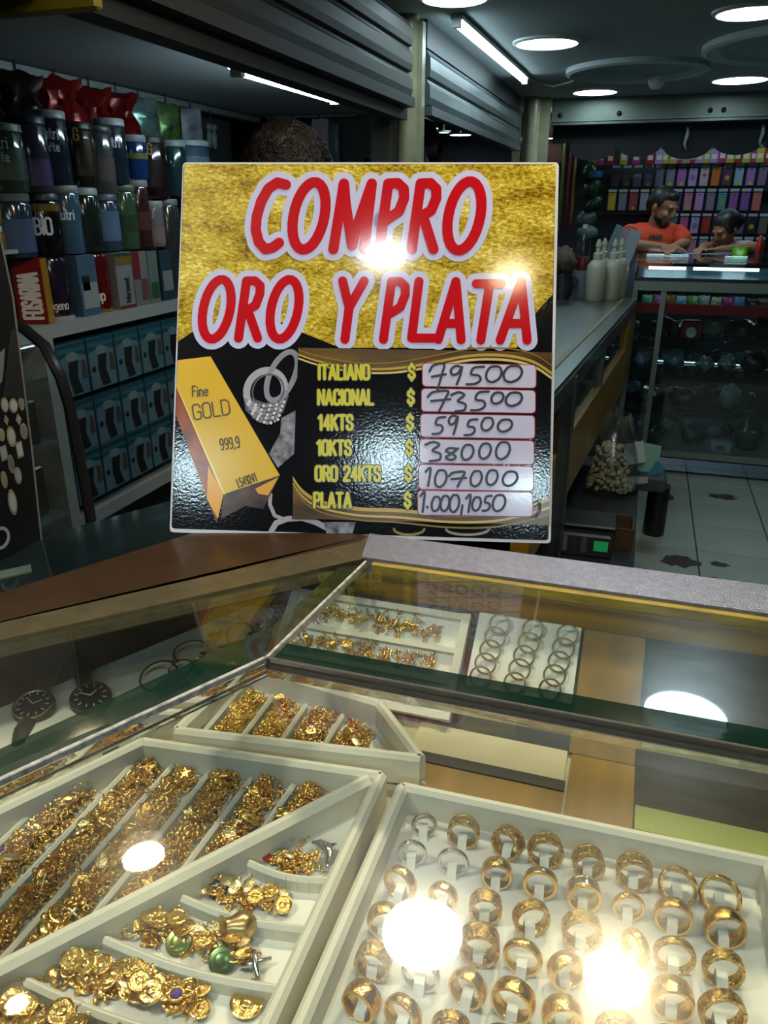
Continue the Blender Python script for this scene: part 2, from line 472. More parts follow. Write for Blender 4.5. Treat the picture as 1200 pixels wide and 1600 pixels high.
downlight(-.267, 1.065, .078, 'soft', L_KIOSK * 1.3, 'round white lamp mirrored as the large disc in the glass over the rings', group=KG)
downlight(.097, 1.084, .055, 'warm', L_KIOSK * 4.6, 'warm lamp whose glare covers the right side of the ring tray', group=KG)
downlight(-.72, .848, .036, 'warm', L_KIOSK * 1.6, 'warm lamp mirrored as a bright spot over the charm slots', z=1.9, group=KG, name='hanging_lamp')
downlight(-.735, .56, .017, 'warm', L_KIOSK, 'small warm lamp mirrored at the lower left of the glass', z=1.9, group=KG, name='hanging_lamp')
downlight(.25, 1.961, .11, 'cool', L_HALL * 1.4, 'round cool lamp mirrored in the rear glass pane', group=KG)
downlight(-.02, .06, .06, 'white', L_KIOSK * .75, 'white lamp overhead that glares on the word COMPRO', group=KG)
downlight(-.62, .05, .06, 'soft', L_KIOSK * 2.5, 'unseen hooded fill lamp added above the left arm of the counter', z=1.97, group=KG, name='hanging_lamp')  # unseen lamp added to brighten the platform under the left pane
downlight(.31, .09, .05, 'warm', L_KIOSK * .8, 'warm lamp overhead that glares on the word PLATA', group=KG)
downlight(.36, -1.03, .1, 'cool', 78.0, 'cool lamp behind the viewer that glints on the black price panel', group=KG)
downlight(1.0, -1.1, .1, 'cool', 78.0, 'cool lamp behind the viewer to the right', group=KG)
downlight(-.35, -1.35, .1, 'cool', 78.0, 'cool lamp behind the viewer to the left', group=KG)
def rod(name, p0, p1, r_, mat, parent): return obj(name, MB().cyl(p0, p1, r_, n=8), mat, parent, 'edge')
for o in [o for o in COL.objects if o.name.startswith('hanging_lamp')]:
    x, y, z = o.location
    rod('hanging_stem', (x, y, z), (x, y, CEIL), .004, M_dark, o)

# ------------------------------------------------------------------ the hall
M_tile = pbr('floor_tile', hexc('a3aea4'), .35, var=.12, vscale=3)
M_stain = pbr('floor_grout', hexc('3a3a33'), .8, var=.3, vscale=9)
fl = struct('floor', MB().b2(-2.6, 2.4, -2.5, 7.3, -.06, 0), M_stain)
tm = MB().rbox((0, 0, .002), (.327, .327, .004), .0015).mesh('tile', M_tile)
for i in range(6):
    for j in range(9):
        o = obj('tile', tm, None, fl, world=False); o.location = (-.12 + .333 * i, 2.05 + .333 * j, 0)
rf = random.Random(12)
for x, y, rx_, ry_ in ((.30, 3.40, .11, .07), (.47, 3.42, .05, .03), (.44, 3.25, .05, .025), (.24, 4.25, .07, .06), (.55, 4.35, .09, .05)):
    pts = [(x + rx_ * rf.uniform(.6, 1.1) * math.cos(2 * math.pi * i / 18), y + ry_ * rf.uniform(.6, 1.1) * math.sin(2 * math.pi * i / 18)) for i in range(18)]
    obj('worn_patch', MB().prism(pts, .0041, .0046), pbr('floor_wear', hexc('4a4238'), .7, var=.3, vscale=20), fl)
cl = struct('ceiling', MB().b2(-1.02, 2.4, -2.5, 7.3, CEIL, CEIL + .08), M_plaster)
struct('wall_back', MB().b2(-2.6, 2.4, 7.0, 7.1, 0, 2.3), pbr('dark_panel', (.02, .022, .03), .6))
struct('wall_right', MB().b2(2.3, 2.4, -2.5, 7.0, 0, CEIL), M_wallgrey)
struct('wall_left', MB().b2(-2.0, -1.92, -.5, 3.70, 0, 1.96), M_wallgrey)
struct('wall_shop_end', MB().b2(-2.0, -1.03, 3.68, 3.74, 0, 1.96), M_wallgrey)
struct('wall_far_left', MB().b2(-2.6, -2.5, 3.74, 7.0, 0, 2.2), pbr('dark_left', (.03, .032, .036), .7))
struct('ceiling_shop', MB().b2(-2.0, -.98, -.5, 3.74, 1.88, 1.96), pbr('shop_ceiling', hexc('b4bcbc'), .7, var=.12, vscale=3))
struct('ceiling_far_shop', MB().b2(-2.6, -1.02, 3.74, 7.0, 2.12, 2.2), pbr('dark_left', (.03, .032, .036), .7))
# plaster ceiling roses
for i, (x, y, r_) in enumerate(((-.16, 4.75, .36), (.63, 4.25, .5))):
    struct('trim_%d' % (i + 1), MB().ring(r_, [(0, 0), (0, -.022), (-.02, -.03), (-.045, -.018), (-.075, -.02), (-.09, 0)], 64, c=(x, y, CEIL)), pbr('plaster_white', hexc('b9c4c4'), .6), None, 'edge')
t = thing('smoke_detector', 'small white dome detector on the corridor ceiling', 'detector', (-.06, 5.03, CEIL))
obj('base', MB().lathe([(.06, 0), (.06, -.015), (.045, -.02)], n=24), M_white, t, 'edge', world=False)
obj('dome', MB().lathe([(.045, -.02), (.04, -.045), (.025, -.065), (.008, -.07)], n=24), M_white, t, 'edge', world=False)
# tube light on the corridor ceiling with its cable
def tube_light(name, p0, p1, label, s=L_TUBE, r_=.013, hh=.03):
    t = thing(name, label, 'tube light', ((p0[0] + p1[0]) / 2, (p0[1] + p1[1]) / 2, p0[2] + hh))
    a, b = Vector(p0), Vector(p1); d = (b - a).normalized()
    hb = MB(); hb.bar(a - d * .02, b + d * .02, .045, p0[2] + .012, p0[2] + hh, .004)
    obj('housing', hb, M_white, t)
    obj('tube', MB().cyl(a, b, r_, n=16), emitter('tube_%g' % s, COLS['cool'], s), t, 'edge')
    for e in (a - d * .012, b + d * .012):
        obj('end_cap', MB().box(e + Vector((0, 0, .004)), (.03, .024, .036)), M_white, t)
    return t
tube_light('ceiling_tube_light', (-.773, 3.27, 2.128), (-.745, 4.78, 2.128), 'long white fluorescent tube on the corridor ceiling', 14.0)
tag(obj('power_cable', MB().tube([(-.745, 4.82, 2.152), (-.70, 5.0, 2.145), (-.62, 5.05, 2.13), (-.52, 4.95, 2.135), (-.40, 4.72, 2.15), (-.30, 4.45, 2.155)], .005), M_white, None, 'edge'),
    'thin white cable running from the tube light along the ceiling', 'cable')

# roller shutters
def shutter(name, label, x, y0, y1, z0, z1, n, face, mat=M_shutter):
    t = thing(name, label, 'shutter', (x, (y0 + y1) / 2, z0))
    h = (z1 - z0 - .035) / n
    for i in range(n):
        zz = z0 + .035 + i * h
        prof = [(0, 0), (face * .012, .004), (face * .016, h * .3), (face * .014, h * .72), (face * .004, h * .86), (0, h - .002), (-face * .008, h - .002), (-face * .008, 0)]
        vs = [(x + q, y, zz + z) for y in (y0, y1) for q, z in prof]; k = len(prof)
        fs = [tuple(range(k)), tuple(reversed(range(k, 2 * k)))] + [(a, a + k, (a + 1) % k + k, (a + 1) % k) for a in range(k)]
        obj('slat', MB().add(vs, fs), mat, t)
    obj('bottom_bar', MB().b2(x - .02, x + .025, y0, y1, z0, z0 + .033), mat, t)
    return t
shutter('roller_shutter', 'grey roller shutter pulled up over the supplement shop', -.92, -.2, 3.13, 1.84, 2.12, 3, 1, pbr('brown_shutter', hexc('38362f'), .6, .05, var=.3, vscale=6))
shutter('roller_shutter', 'grey roller shutter between the two cream columns', -.90, 3.31, 5.62, 1.83, 2.06, 2, 1)
struct('trim_3', MB().b2(-.99, -.90, 3.31, 5.62, 2.065, CEIL), M_dark)
struct('trim_4', MB().b2(-.99, -.93, -.3, 3.15, 1.80, 1.85), pbr('lintel_dark', hexc('25231e'), .6))
struct('trim_5', MB().b2(-1.06, -.985, 3.10, 3.24, 0, CEIL), pbr('jamb', hexc('3b3a2e'), .5))
t = thing('column', 'round cream column left of the middle shutter', 'column', (-.955, 3.235, 0))
obj('shaft', MB().lathe([(.042, 0), (.042, CEIL)], n=28), M_pillar, t, 'edge', world=False)
obj('guide_rail', MB().b2(.032, .06, -.01, .035, 0, CEIL - .02), M_pillar, t, world=False)
t = thing('column', 'round cream column at the corner of the far shop', 'column', (-.835, 5.75, 0))
obj('shaft', MB().lathe([(.055, 0), (.055, CEIL)], n=28), M_pillar, t, 'edge', world=False)
obj('guide_rail', MB().b2(-.11, -.058, -.05, .03, 0, 2.08), M_pillar, t, world=False)
obj('guide_rail', MB().b2(.045, .115, .02, .075, 0, CEIL), M_pillar, t, world=False)
# far roller housing
t = thing('shutter_housing', 'long pale metal shutter housing above the phone shop', 'shutter', (.8, 5.9, 2.0))
hm = pbr('housing_paint', hexc('7c8578'), .4, .3, var=.25, vscale=5)
obj('housing_panel', MB().b2(-.72, 2.28, 5.88, 6.0, 2.035, 2.158), hm, t)
obj('lower_lip', MB().b2(-.72, 2.28, 5.865, 6.0, 2.018, 2.033), hm, t)
obj('lower_lip', MB().b2(-.72, 2.28, 5.872, 6.0, 2.0, 2.014), M_shutter, t)
for x in (-.66, -.28, .28, .36, .95): obj('bolt', MB().ball((x, 5.875, 2.06), .016, 10, 6), M_dark, t, 'all')
# shop through the middle opening
for x, y, z, r_, l_ in ((-1.71, 6.4, 2.05, .05, 'small bright lamp far inside the shop behind the middle shutter'), (-1.6, 6.42, 2.03, .04, 'second small lamp in the dark shop behind the middle shutter'), (-1.44, 6.3, 2.0, .08, 'widest small lamp in the dark shop behind the middle shutter')):
    t = downlight(x, y, r_, 'cool', L_HALL, l_, z=z, group='lamps in the dark shop', name='pendant_lamp')
    obj('stem', MB().cyl((0, 0, 0), (0, 0, 2.12 - z), .006, n=8), M_dark, t, world=False)
def lump(name, label, cat, c, r_, mat, group=None, seed=0, sq=.25, n=16, m=10):
    rnd = random.Random(seed); ph = [rnd.uniform(0, 6.28) for _ in range(6)]
    mb = MB().ball((0, 0, 0), 1, n, m)
    vs = []
    for x, y, z in mb.v:
        k = 1 + sq * (math.sin(3 * x + ph[0]) * math.cos(4 * y + ph[1]) + .6 * math.sin(7 * z + 5 * x + ph[2]) + .4 * math.cos(9 * y - 6 * z + ph[3]))
        vs.append((c[0] + x * k * r_[0], c[1] + y * k * r_[1], c[2] + max(z * k, -.95) * r_[2]))
    mb.v = vs
    o = obj(name, mb, mat, None, 'all')
    if name == 'hanging_bag': obj('cord', MB().cyl((c[0], c[1], c[2]), (c[0], c[1], 2.12), .003, n=6), M_dark, o, world=False)
    return tag(o, label, cat, group)
lump('hanging_bag', 'purple and pink bag hanging in the shop behind the middle shutter', 'bag', (-1.12, 4.15, 1.80), (.05, .06, .09), pbr('plum', hexc('5a3a4c'), .5), seed=3)
lump('hanging_bag', 'brown bag hanging low in the shop behind the middle shutter', 'bag', (-1.1, 3.9, 1.66), (.06, .07, .09), pbr('mauve_dark', hexc('3c3134'), .6), seed=5)
lump('hanging_bag', 'grey bag hanging right of the purple bag', 'bag', (-1.15, 4.5, 1.68), (.05, .08, .10), pbr('mauve_grey', hexc('43403f'), .6), seed=8)
t = thing('display_board', 'pale board with a dark slot in the shop behind the middle shutter', 'board', (-1.3, 5.05, 1.5))
obj('panel', MB().b2(-1.32, -1.3, 4.9, 5.5, 1.62, 1.78), pbr('pale_board', hexc('8e9494'), .6), t)
obj('foot', MB().b2(-1.315, -1.305, 5.1, 5.3, 0, 1.62), M_dark, t)
obj('slot', MB().b2(-1.297, -1.292, 4.95, 5.03, 1.60, 1.69), M_dark, t)
obj('red_edge', MB().b2(-1.30, -1.28, 5.15, 5.5, 1.57, 1.62), pbr('dull_red', hexc('5a2a22'), .6), t)

# ------------------------------------------------------------------ supplement shop on the left
M_cab = pbr('white_cabinet', hexc('868c8b'), .5)
t = thing('shelf_cabinet', 'white shelf cabinet under the stacked supplement tubs', 'cabinet', (-1.7, 2.1, 0))
obj('shelf_top', MB().b2(-1.9, -1.5, 1.45, 3.3, 1.165, 1.20), M_cab, t)
obj('side_panel', MB().b2(-1.9, -1.5, 1.68, 1.72, 0, 1.165), M_cab, t)
obj('back_panel', MB().b2(-1.9, -1.8, 1.72, 3.3, 0, 1.165), M_cab, t)
obj('bottom_shelf', MB().b2(-1.8, -1.5, 1.72, 3.3, .60, .64), M_cab, t)
M_tubtext = pbr('tub_text', hexc('c8cdd0'), .5)
def dk(h, k=.72): return ''.join('%02x' % int(int(h[i:i + 2], 16) * k) for i in (0, 2, 4))
def can(label, y, z0, h, r_, body, lid=None, band=None, text=None, tcol=None, rough=.12, x=None, lidh=.02, name='supplement_tub'):
    r_ *= .9
    x = -1.52 - r_ if x is None else x
    t = thing(name, label, 'tub', (x, y, z0), (0, 0, R(-52)), 'supplement tubs stacked on the shelf')
    hb = h - (lidh if lid else .004)
    obj('body', MB().lathe([(r_ * .94, 0), (r_, .006), (r_, hb - .008), (r_ * .93, hb)], n=24), flat(dk(body), rough, coat=.5), t, 'edge', world=False)
    if lid:
        obj('lid', MB().lathe([(r_ * .96, hb), (r_ * 1.0, hb + .002), (r_ * 1.0, h - .003), (r_ * .95, h)], n=24), flat(dk(lid, .8), .4), t, 'edge', world=False)
    if band:
        obj('label_band', MB().lathe([(r_ + .0006, hb * band[1]), (r_ + .0006, hb * band[2])], n=24, caps=False), flat(dk(band[0]), .25), t, 'edge', world=False)
    if text:
        for k, (s_, fy, fh) in enumerate(text):
            w = text_width(s_, fh)
            def f(a, b, rr=r_ + .0014): return (rr * math.cos(a / rr), rr * math.sin(a / rr), b)
            obj('lettering', text_mesh(text_strokes(s_, -w / 2, fy, fh), fh * .16, f, 6, (1, 0, 0)), flat(tcol or 'b8bec0', .5), t, world=False)
    return t
# bottom tier (shelf top 1.20)
t = thing('supplement_carton', 'dark red carton with FOSARINA lettering at the left end of the shelf', 'box', (-1.585, 1.735, 1.20), (0, 0, R(20)))
obj('carton', MB().rbox((0, .0, .085), (.13, .046, .17), .002), flat('6d1410', .35), t, world=False)
obj('yellow_side', MB().b2(.0652, .0658, -.022, .022, .002, .168), flat('8f6a14', .35), t, world=False)
obj('dark_panel', MB().b2(-.063, -.012, -.0238, -.0232, .004, .166), flat('1c1210', .35), t, world=False)
obj('lettering', text_mesh(text_strokes('FOSARINA', .052, .016, .05, gap=.09, rot=math.pi / 2, xs=.62), .0085, lambda a, b: (a, -.0242, b), 6, (0, -1, 0)), flat('cfc6c0', .4), t, world=False)
can('dark violet tub with white base ring beside the red carton', 1.83, 1.20, .17, .052, '2b1f30', None, ('c9c7cc', 0, .07), [('Colageno', .03, .022)], 'b9a9b4')
def carton(label, y, w, h, body, extra, z0=1.20, d=.09):
    t = thing('supplement_carton', label, 'box', (-1.52 - d / 2, y, z0))
    obj('carton', MB().rbox((0, 0, h / 2), (d, w, h), .0015), flat(dk(body, .6), .35), t, world=False)
    for nm, (a, b, c, e, col) in extra:
        obj(nm, MB().b2(d / 2 + .0004, d / 2 + .001, -w / 2 + a * w, -w / 2 + b * w, c * h, e * h), flat(dk(col, .65), .35), t, world=False)
    return t
carton('blue and white carton with a dark bottle print on the shelf', 1.925, .08, .168, '5d86a8', [('white_panel', (.1, .95, .12, .55, 'c6ccd0')), ('bottle_print', (.15, .55, .42, .66, '23140f'))])
can('dark red tub with yellow foot on the shelf', 2.01, 1.20, .17, .045, '6d1214', None, ('a07f22', 0, .06), [('Top', .035, .03)], 'c9bdb4')
t = carton('white carton with vertical dark lettering on the shelf', 2.098, .082, .166, 'b9bcbc', [('gold_strip', (0, 1, .78, .93, '9a7d2a')), ('green_strip', (0, 1, .93, .99, '2f5a3c')), ('red_foot', (0, 1, 0, .06, '8a2a22'))])
obj('lettering', text_mesh(text_strokes('Meremel', .015, .02, .022, rot=math.pi / 2), .004, lambda a, b: (.047, a, b), 6, (1, 0, 0)), flat('20242a', .4), t, world=False)
carton('red and white carton, third from the right end of the lower row', 2.182, .078, .164, 'a9a7a4', [('red_panel', (0, .45, .5, 1, '9a1f22')), ('pink_print', (.45, .9, .1, .5, '8d5a5a'))])
carton('green and white slim carton in the lower row', 2.252, .052, .162, '8fa69a', [('green_print', (.1, .9, .1, .4, '3f6b4a'))])
carton('blue carton beside the sign in the lower row', 2.33, .07, .16, '3a5468', [('white_print', (.1, .9, .2, .6, 'a9b3b8'))])
# middle tier (1.37)
z1 = 1.372
for y, h, r_, body, lid, band, tx, tc, lab in (
    (1.72, .155, .06, '3a4a63', '6a7078', ('55719a', .1, .7), None, None, 'wide slate blue tub at the left of the middle row'),
    (1.832, .157, .052, '14161a', '22242a', ('8a7424', .82, .95), [('BIO', .055, .04)], 'b9c0c8', 'black tub with BIO lettering and yellow band'),
    (1.918, .178, .046, '4b7290', 'a7adb0', None, [('Nutri', .09, .026)], 'c9d3d8', 'light blue tub with Nutri lettering and white lid'),
    (2.0, .173, .05, '25352f', 'b3b7b4', ('1a231f', .1, .5), None, None, 'dark green tub with white lid in the middle row'),
    (2.09, .158, .05, '3f5a7a', '4a5560', ('6a8bb0', .2, .8), None, None, 'blue tub without a white lid in the middle row'),
    (2.185, .185, .047, '4c6a48', '5d7060', ('3a4f38', .3, .6), None, None, 'green tub with a red foot in the middle row'),
    (2.258, .2, .038, '4a2a2c', '9a9d9a', ('6b3a3c', .3, .6), None, None, 'maroon tub near the right end of the middle row'),
    (2.332, .14, .037, '8a7f80', 'b0b0ae', ('a08a8c', .1, .5), None, None, 'greyish pink tub at the right end of the middle row')):
    can(lab, y, z1, h, r_, body, lid, band, tx, tc)
# top tier
for y, z0, h, r_, body, lid, band, tx, tc, lab in (
    (1.728, 1.529, .158, .064, '3f5145', '6d7a72', ('4d6355', .2, .75), [('Nutri', .10, .026), ('Forte', .07, .022)], 'aab5ae', 'large grey green tub with Nutri Forte lettering on top of the stack'),
    (1.822, 1.53, .182, .054, '4a4058', '2c3350', ('5a4a7c', .1, .5), None, None, 'violet tub with navy lid in the top row'),
    (1.905, 1.552, .18, .052, '26344a', 'b9bdbe', None, [('Nutri', .11, .026), ('Forte', .08, .022)], 'b4c0cc', 'navy tub with white lid and Nutri Forte lettering in the top row'),
    (2.012, 1.546, .168, .05, '2c2413', '15130f', ('3a2c12', .2, .85), [('G', .12, .03)], 'a8842c', 'black and gold tub in the top row'),
    (2.1, 1.531, .18, .046, '5a5c5e', '4c5052', ('6d625c', .2, .6), None, None, 'clear grey tub between the gold and navy tubs in the top row'),
    (2.168, 1.558, .178, .05, '2a3644', 'b9bdbe', None, [('Nutri', .1, .026)], 'a4b0ba', 'second navy tub with white lid in the top row'),
    (2.272, 1.574, .126, .044, '1f3f86', 'a9b0b2', ('8a8f3a', .55, .7), None, None, 'short bright blue tub with white lid in the top row'),
    (2.376, 1.52, .182, .062, '2e1c18', '3c2a26', ('241815', .2, .7), [('G', .13, .03)], '9a7c34', 'wide dark brown tub beside the sign in the top row'),
    (2.50, 1.53, .17, .05, '2a4a4c', 'a7b5b6', None, None, None, 'teal tub with pale lid peeping over the sign corner'),
    (2.65, 1.53, .18, .085, '4c6a86', 'c2cace', ('7d96ac', .3, .8), None, None, 'large blue jar with white lid behind the sign corner')):
    can(lab, y, z0, h, r_, body, lid, band, tx, tc)
# tubs under the last top ones so that nothing floats
can('tub hidden low beside the sign', 2.42, 1.20, .318, .045, '3c3f3c', '8d918e')
can('tall dark jar behind the sign corner', 2.62, 1.20, .33, .08, '2c3336', '6d7476')
for k, (y, z, c, lab) in enumerate(((1.64, 1.545, 'b9b21c', 'small bright yellow packet at the left picture edge'), (1.64, 1.485, '7c5a3c', 'small brown jar at the left picture edge'), (1.64, 1.425, '6d5a2c', 'lower small jar at the left picture edge'))):
    t = thing('small_jar', lab, 'jar', (-1.56, y, z - .03))
    obj('body', MB().lathe([(.022, 0), (.026, .005), (.026, .038), (.02, .042)], n=18), flat(c, .3), t, 'edge', world=False)
    obj('lid', MB().lathe([(.021, .042), (.022, .056), (.018, .058)], n=18), flat('c9cbb0', .4), t, 'edge', world=False)
tag(obj('side_shelf', MB().b2(-1.62, -1.52, 1.55, 1.67, 1.385, 1.395), M_cab), 'narrow white ledge carrying small jars at the left picture edge', 'shelf')
# foil bags
def foil(name, label, cat, c, w, h, d, mat, rz=0, seed=0, group=None, crump=.5, pinch=0.0):
    rnd = random.Random(seed); n, m = 9, 10
    mb = MB(); vs = []
    for sgn in (1, -1):
        for j in range(m + 1):
            for i in range(n + 1):
                u, v = i / n * 2 - 1, j / m
                bulge = max(0, (1 - u * u)) ** .5 * max(0, math.sin(math.pi * v)) ** .6
                pw = 1 - pinch * math.exp(-((v - .72) / .13) ** 2)
                x = u * w / 2 * pw
                edge = i in (0, n) or j in (0, m)
                y = 0 if edge else sgn * d / 2 * bulge * (1 + crump * rnd.uniform(-.9, .6))
                z = v * h + (crump * .06 * h * math.sin(5 * u + seed) if j == m else 0)
                vs.append((x, y, z))
    k = (n + 1) * (m + 1)
    fs = []
    for j in range(m):
        for i in range(n):
            a = j * (n + 1) + i
            fs.append((a, a + 1, a + n + 2, a + n + 1)); fs.append((k + a, k + a + n + 1, k + a + n + 2, k + a + 1))
    mb.add(vs, fs)
    t = thing(name, label, cat, c, (0, 0, rz), group)
    obj('pouch', mb, mat, t, 'edge', world=False)
    obj('hang_hook', MB().cyl((0, 0, h * .98), (0, 0, h + .03), .0025, n=6), M_dark, t, world=False)
    return t
M_redfoil = pbr('red_foil', hexc('8a1512'), .24, .35, var=.5, vscale=9)
M_darkfoil = pbr('dark_foil', hexc('2c0c0c'), .3, .3, var=.5, vscale=9)
rb = 'red foil bags hanging above the tubs'
for k, (y, z, w, h, m_, lab) in enumerate(((1.86, 1.60, .17, .24, M_darkfoil, 'dark red foil bag at the left edge above the tubs'), (2.04, 1.63, .15, .22, M_darkfoil, 'second dark red foil bag from the left edge'),
        (2.2, 1.66, .17, .2, M_redfoil, 'bright red pinched foil bag, leftmost of the three bright ones'), (2.36, 1.65, .15, .2, M_redfoil, 'bright red pinched foil bag in the middle of the three'), (2.5, 1.66, .15, .19, M_redfoil, 'bright red pinched foil bag next to the silver pouch'))):
    foil('foil_bag', lab, 'bag', (-1.76, y, z), w, h, .07, m_, R(58), k, rb, .6, .35)
M_silverfoil = pbr('silver_foil', hexc('8fa8a4'), .2, .5, col2=hexc('3c6a58'), vscale=22)
M_greenfoil = pbr('green_foil', hexc('6f9a4a'), .25, .3, col2=hexc('2f4a38'), vscale=24)
foil('snack_pouch', 'shiny silver and green pouch hanging by the red bags', 'pouch', (-1.76, 2.63, 1.72), .13, .13, .03, M_silverfoil, R(60), 11, None, .4)
foil('snack_pouch', 'slim green printed pouch right of the silver pouch', 'pouch', (-1.76, 2.80, 1.71), .10, .14, .03, M_greenfoil, R(60), 12, None, .3)
foil('snack_pouch', 'white and pink pouch hanging right of the green pouch', 'pouch', (-1.76, 2.97, 1.71), .09, .14, .02, pbr('whitepink', hexc('a9b4ba'), .4, col2=hexc('6d5a78'), vscale=20), R(60), 13, None, .2)
t = thing('hanging_charm', 'pair of grey figures hanging on the wall rail', 'ornament', (-1.76, 3.12, 1.72))
for k in (-1, 1): obj('figure', MB().ball((0, k * .02, .03), (.012, .016, .035)).ball((0, k * .02, .075), .014), flat('8d9396', .4), t, 'all', world=False)
obj('cord', MB().cyl((0, 0, .08), (0, 0, .14), .003, n=6), M_dark, t, world=False)
tag(obj('hanging_rail', MB().b2(-1.80, -1.765, 1.9, 3.64, 1.852, 1.872), M_cab), 'white rail along the shop wall carrying the hanging bags', 'rail')
tag(obj('hanging_rail', MB().b2(-1.75, -1.3, 3.60, 3.62, 1.866, 1.876), M_cab), 'white rail on the end wall behind the vendor', 'rail')
for k, (x, w, z, h, m_, lab) in enumerate(((-1.83, .21, 1.70, .17, M_darkfoil, 'dark red printed bag on the end wall, left of two'), (-1.60, .19, 1.69, .175, pbr('darkfoil2', hexc('2c1210'), .3, .2, col2=(.004, .004, .004), vscale=14), 'dark printed bag on the end wall, right of two'),
        (-1.47, .085, 1.68, .18, pbr('pinkpack', hexc('b58ab0'), .4, col2=hexc('c6c0c6'), vscale=9), 'pink and white packet on the end wall behind the vendor'), (-1.71, .05, 1.72, .14, flat('8d8570', .5), 'beige strip packet between the two dark bags'), (-1.40, .05, 1.67, .17, flat('5f7f7c', .3), 'pale green packet right of the pink packet'))):
    foil('hanging_packet', lab, 'packet', (x, 3.585, z), w, h, .03, m_, 0, 30 + k, 'packets hung on the end wall', .25)
for x in (-1.27, -1.18):
    t = thing('shoe_sole', 'dark insole hung on the end wall, %s of two' % ('left' if x < -1.2 else 'right'), 'insole', (x, 3.66, 1.58), (0, 0, 0), 'insoles on the end wall')
    obj('sole', MB().ball((0, 0, .05), (.03, .012, .07)), M_dark, t, 'all', world=False)
    obj('rim', MB().ring(.035, [(0, -.004), (.006, 0), (0, .004)], 24, Matrix.Rotation(R(90), 4, 'X') @ Matrix.Diagonal((1, 2.1, 1, 1)), (0, 0, .05)), flat('6a6a64', .5), t, 'edge', world=False)
# light over the vendor
t = tube_light('shop_tube_light', (-1.037, 2.006, 1.815), (-1.017, 2.608, 1.815), 'twin white tube light under the supplement shop ceiling', 44.0, .011, .026)
obj('tube', MB().cyl((-1.068, 2.01, 1.826), (-1.055, 2.40, 1.826), .005, n=10), emitter('tube_14', COLS['cool'], 14.0), t)
for y in (2.06, 2.55): obj('stem', MB().cyl((-1.03, y, 1.84), (-1.03, y, 1.882), .006, n=8), M_dark, t)
obj('bracket', MB().add([(-.99, 2.32, 1.882), (-.99, 2.56, 1.882), (-.99, 2.50, 1.84), (-.99, 2.40, 1.815), (-.97, 2.32, 1.882), (-.97, 2.56, 1.882), (-.97, 2.50, 1.84), (-.97, 2.40, 1.815)], [(0, 1, 2, 3), (7, 6, 5, 4), (0, 4, 5, 1), (1, 5, 6, 2), (2, 6, 7, 3), (3, 7, 4, 0)]), M_dark, t)
t = thing('yellow_sign', 'yellow sign panel hanging at the top left corner', 'sign', (-1.0, 1.17, 1.78))
obj('panel', MB().rbox((-1.0, 1.17, 1.868), (.33, .02, .185), .004), flat('6d6210', .4), t)
obj('hanger', MB().cyl((-.9, 1.17, 1.95), (-.9, 1.17, 2.0), .004, n=6), M_dark, t)

# knee brace boxes in the white cabinet
BM = dict(box=flat('1c3f4b', .35), panel=flat('48626c', .4), oval=flat('5f7076', .4), brace=flat('040506', .6), photo=flat('3f3230', .5), strip=flat('27525e', .4), dot=flat('0c1018', .5))
def brace_box():
    t = thing('brace_box', '', 'box', (0, 0, 0), group='knee brace boxes in the white cabinet')
    w, h = .124, .152
    f = lambda a, b, k=0: (.0402 + k * .0004, (a - .5) * w, b * h)
    obj('carton', MB().rbox((0, 0, h / 2), (.08, w - .002, h), .0015), BM['box'], t, world=False)
    obj('pale_panel', MB().poly([f(.04, .02), (f(.97, .02)), f(.97, .72), f(.55, .8), f(.04, .72)]), BM['panel'], t, world=False)
    obj('title_strip', MB().poly([f(.03, .82, 1), f(.97, .82, 1), f(.97, .9, 1), f(.03, .9, 1)]), BM['strip'], t, world=False)
    obj('oval_badge', MB().poly([f(.48 + .2 * math.cos(a * .4), .74 + .09 * math.sin(a * .4), 2) for a in range(16)][:16]), BM['oval'], t, world=False)
    obj('brace_print', MB().poly([f(*p, 3) for p in ((.42, .05), (.72, .06), (.6, .36), (.68, .66), (.36, .66), (.32, .36))]), BM['brace'], t, world=False)
    obj('photo_print', MB().poly([f(*p, 3) for p in ((.76, .3), (.95, .3), (.92, .62), (.8, .66))]), BM['photo'], t, world=False)
    obj('round_print', MB().poly([f(.16 + .07 * math.cos(a * .6), .4 + .06 * math.sin(a * .6), 3) for a in range(10)]), BM['dot'], t, world=False)
    return t
bb = brace_box()
first = True
for r_, z in enumerate((.99, .825, .66)):
    for c in range(5):
        M = Matrix.Translation((-1.545, 1.79 + .128 * c, z + (.012 if r_ == 2 else 0)))
        lab = 'blue knee brace box, %s from the left in the %s row of the white cabinet' % (ORD[c], ('top', 'middle', 'bottom')[r_])
        if first: bb.matrix_basis = M; bb['label'] = lab; first = False
        else: dup(bb, M, lab)
for r_, z in enumerate((.978, .813)):
    tag(obj('cabinet_shelf', MB().b2(-1.8, -1.5, 1.72, 3.3, z, z + .01), G_case), 'thin glass shelf below the %s row of knee brace boxes' % ('top', 'middle')[r_], 'shelf')

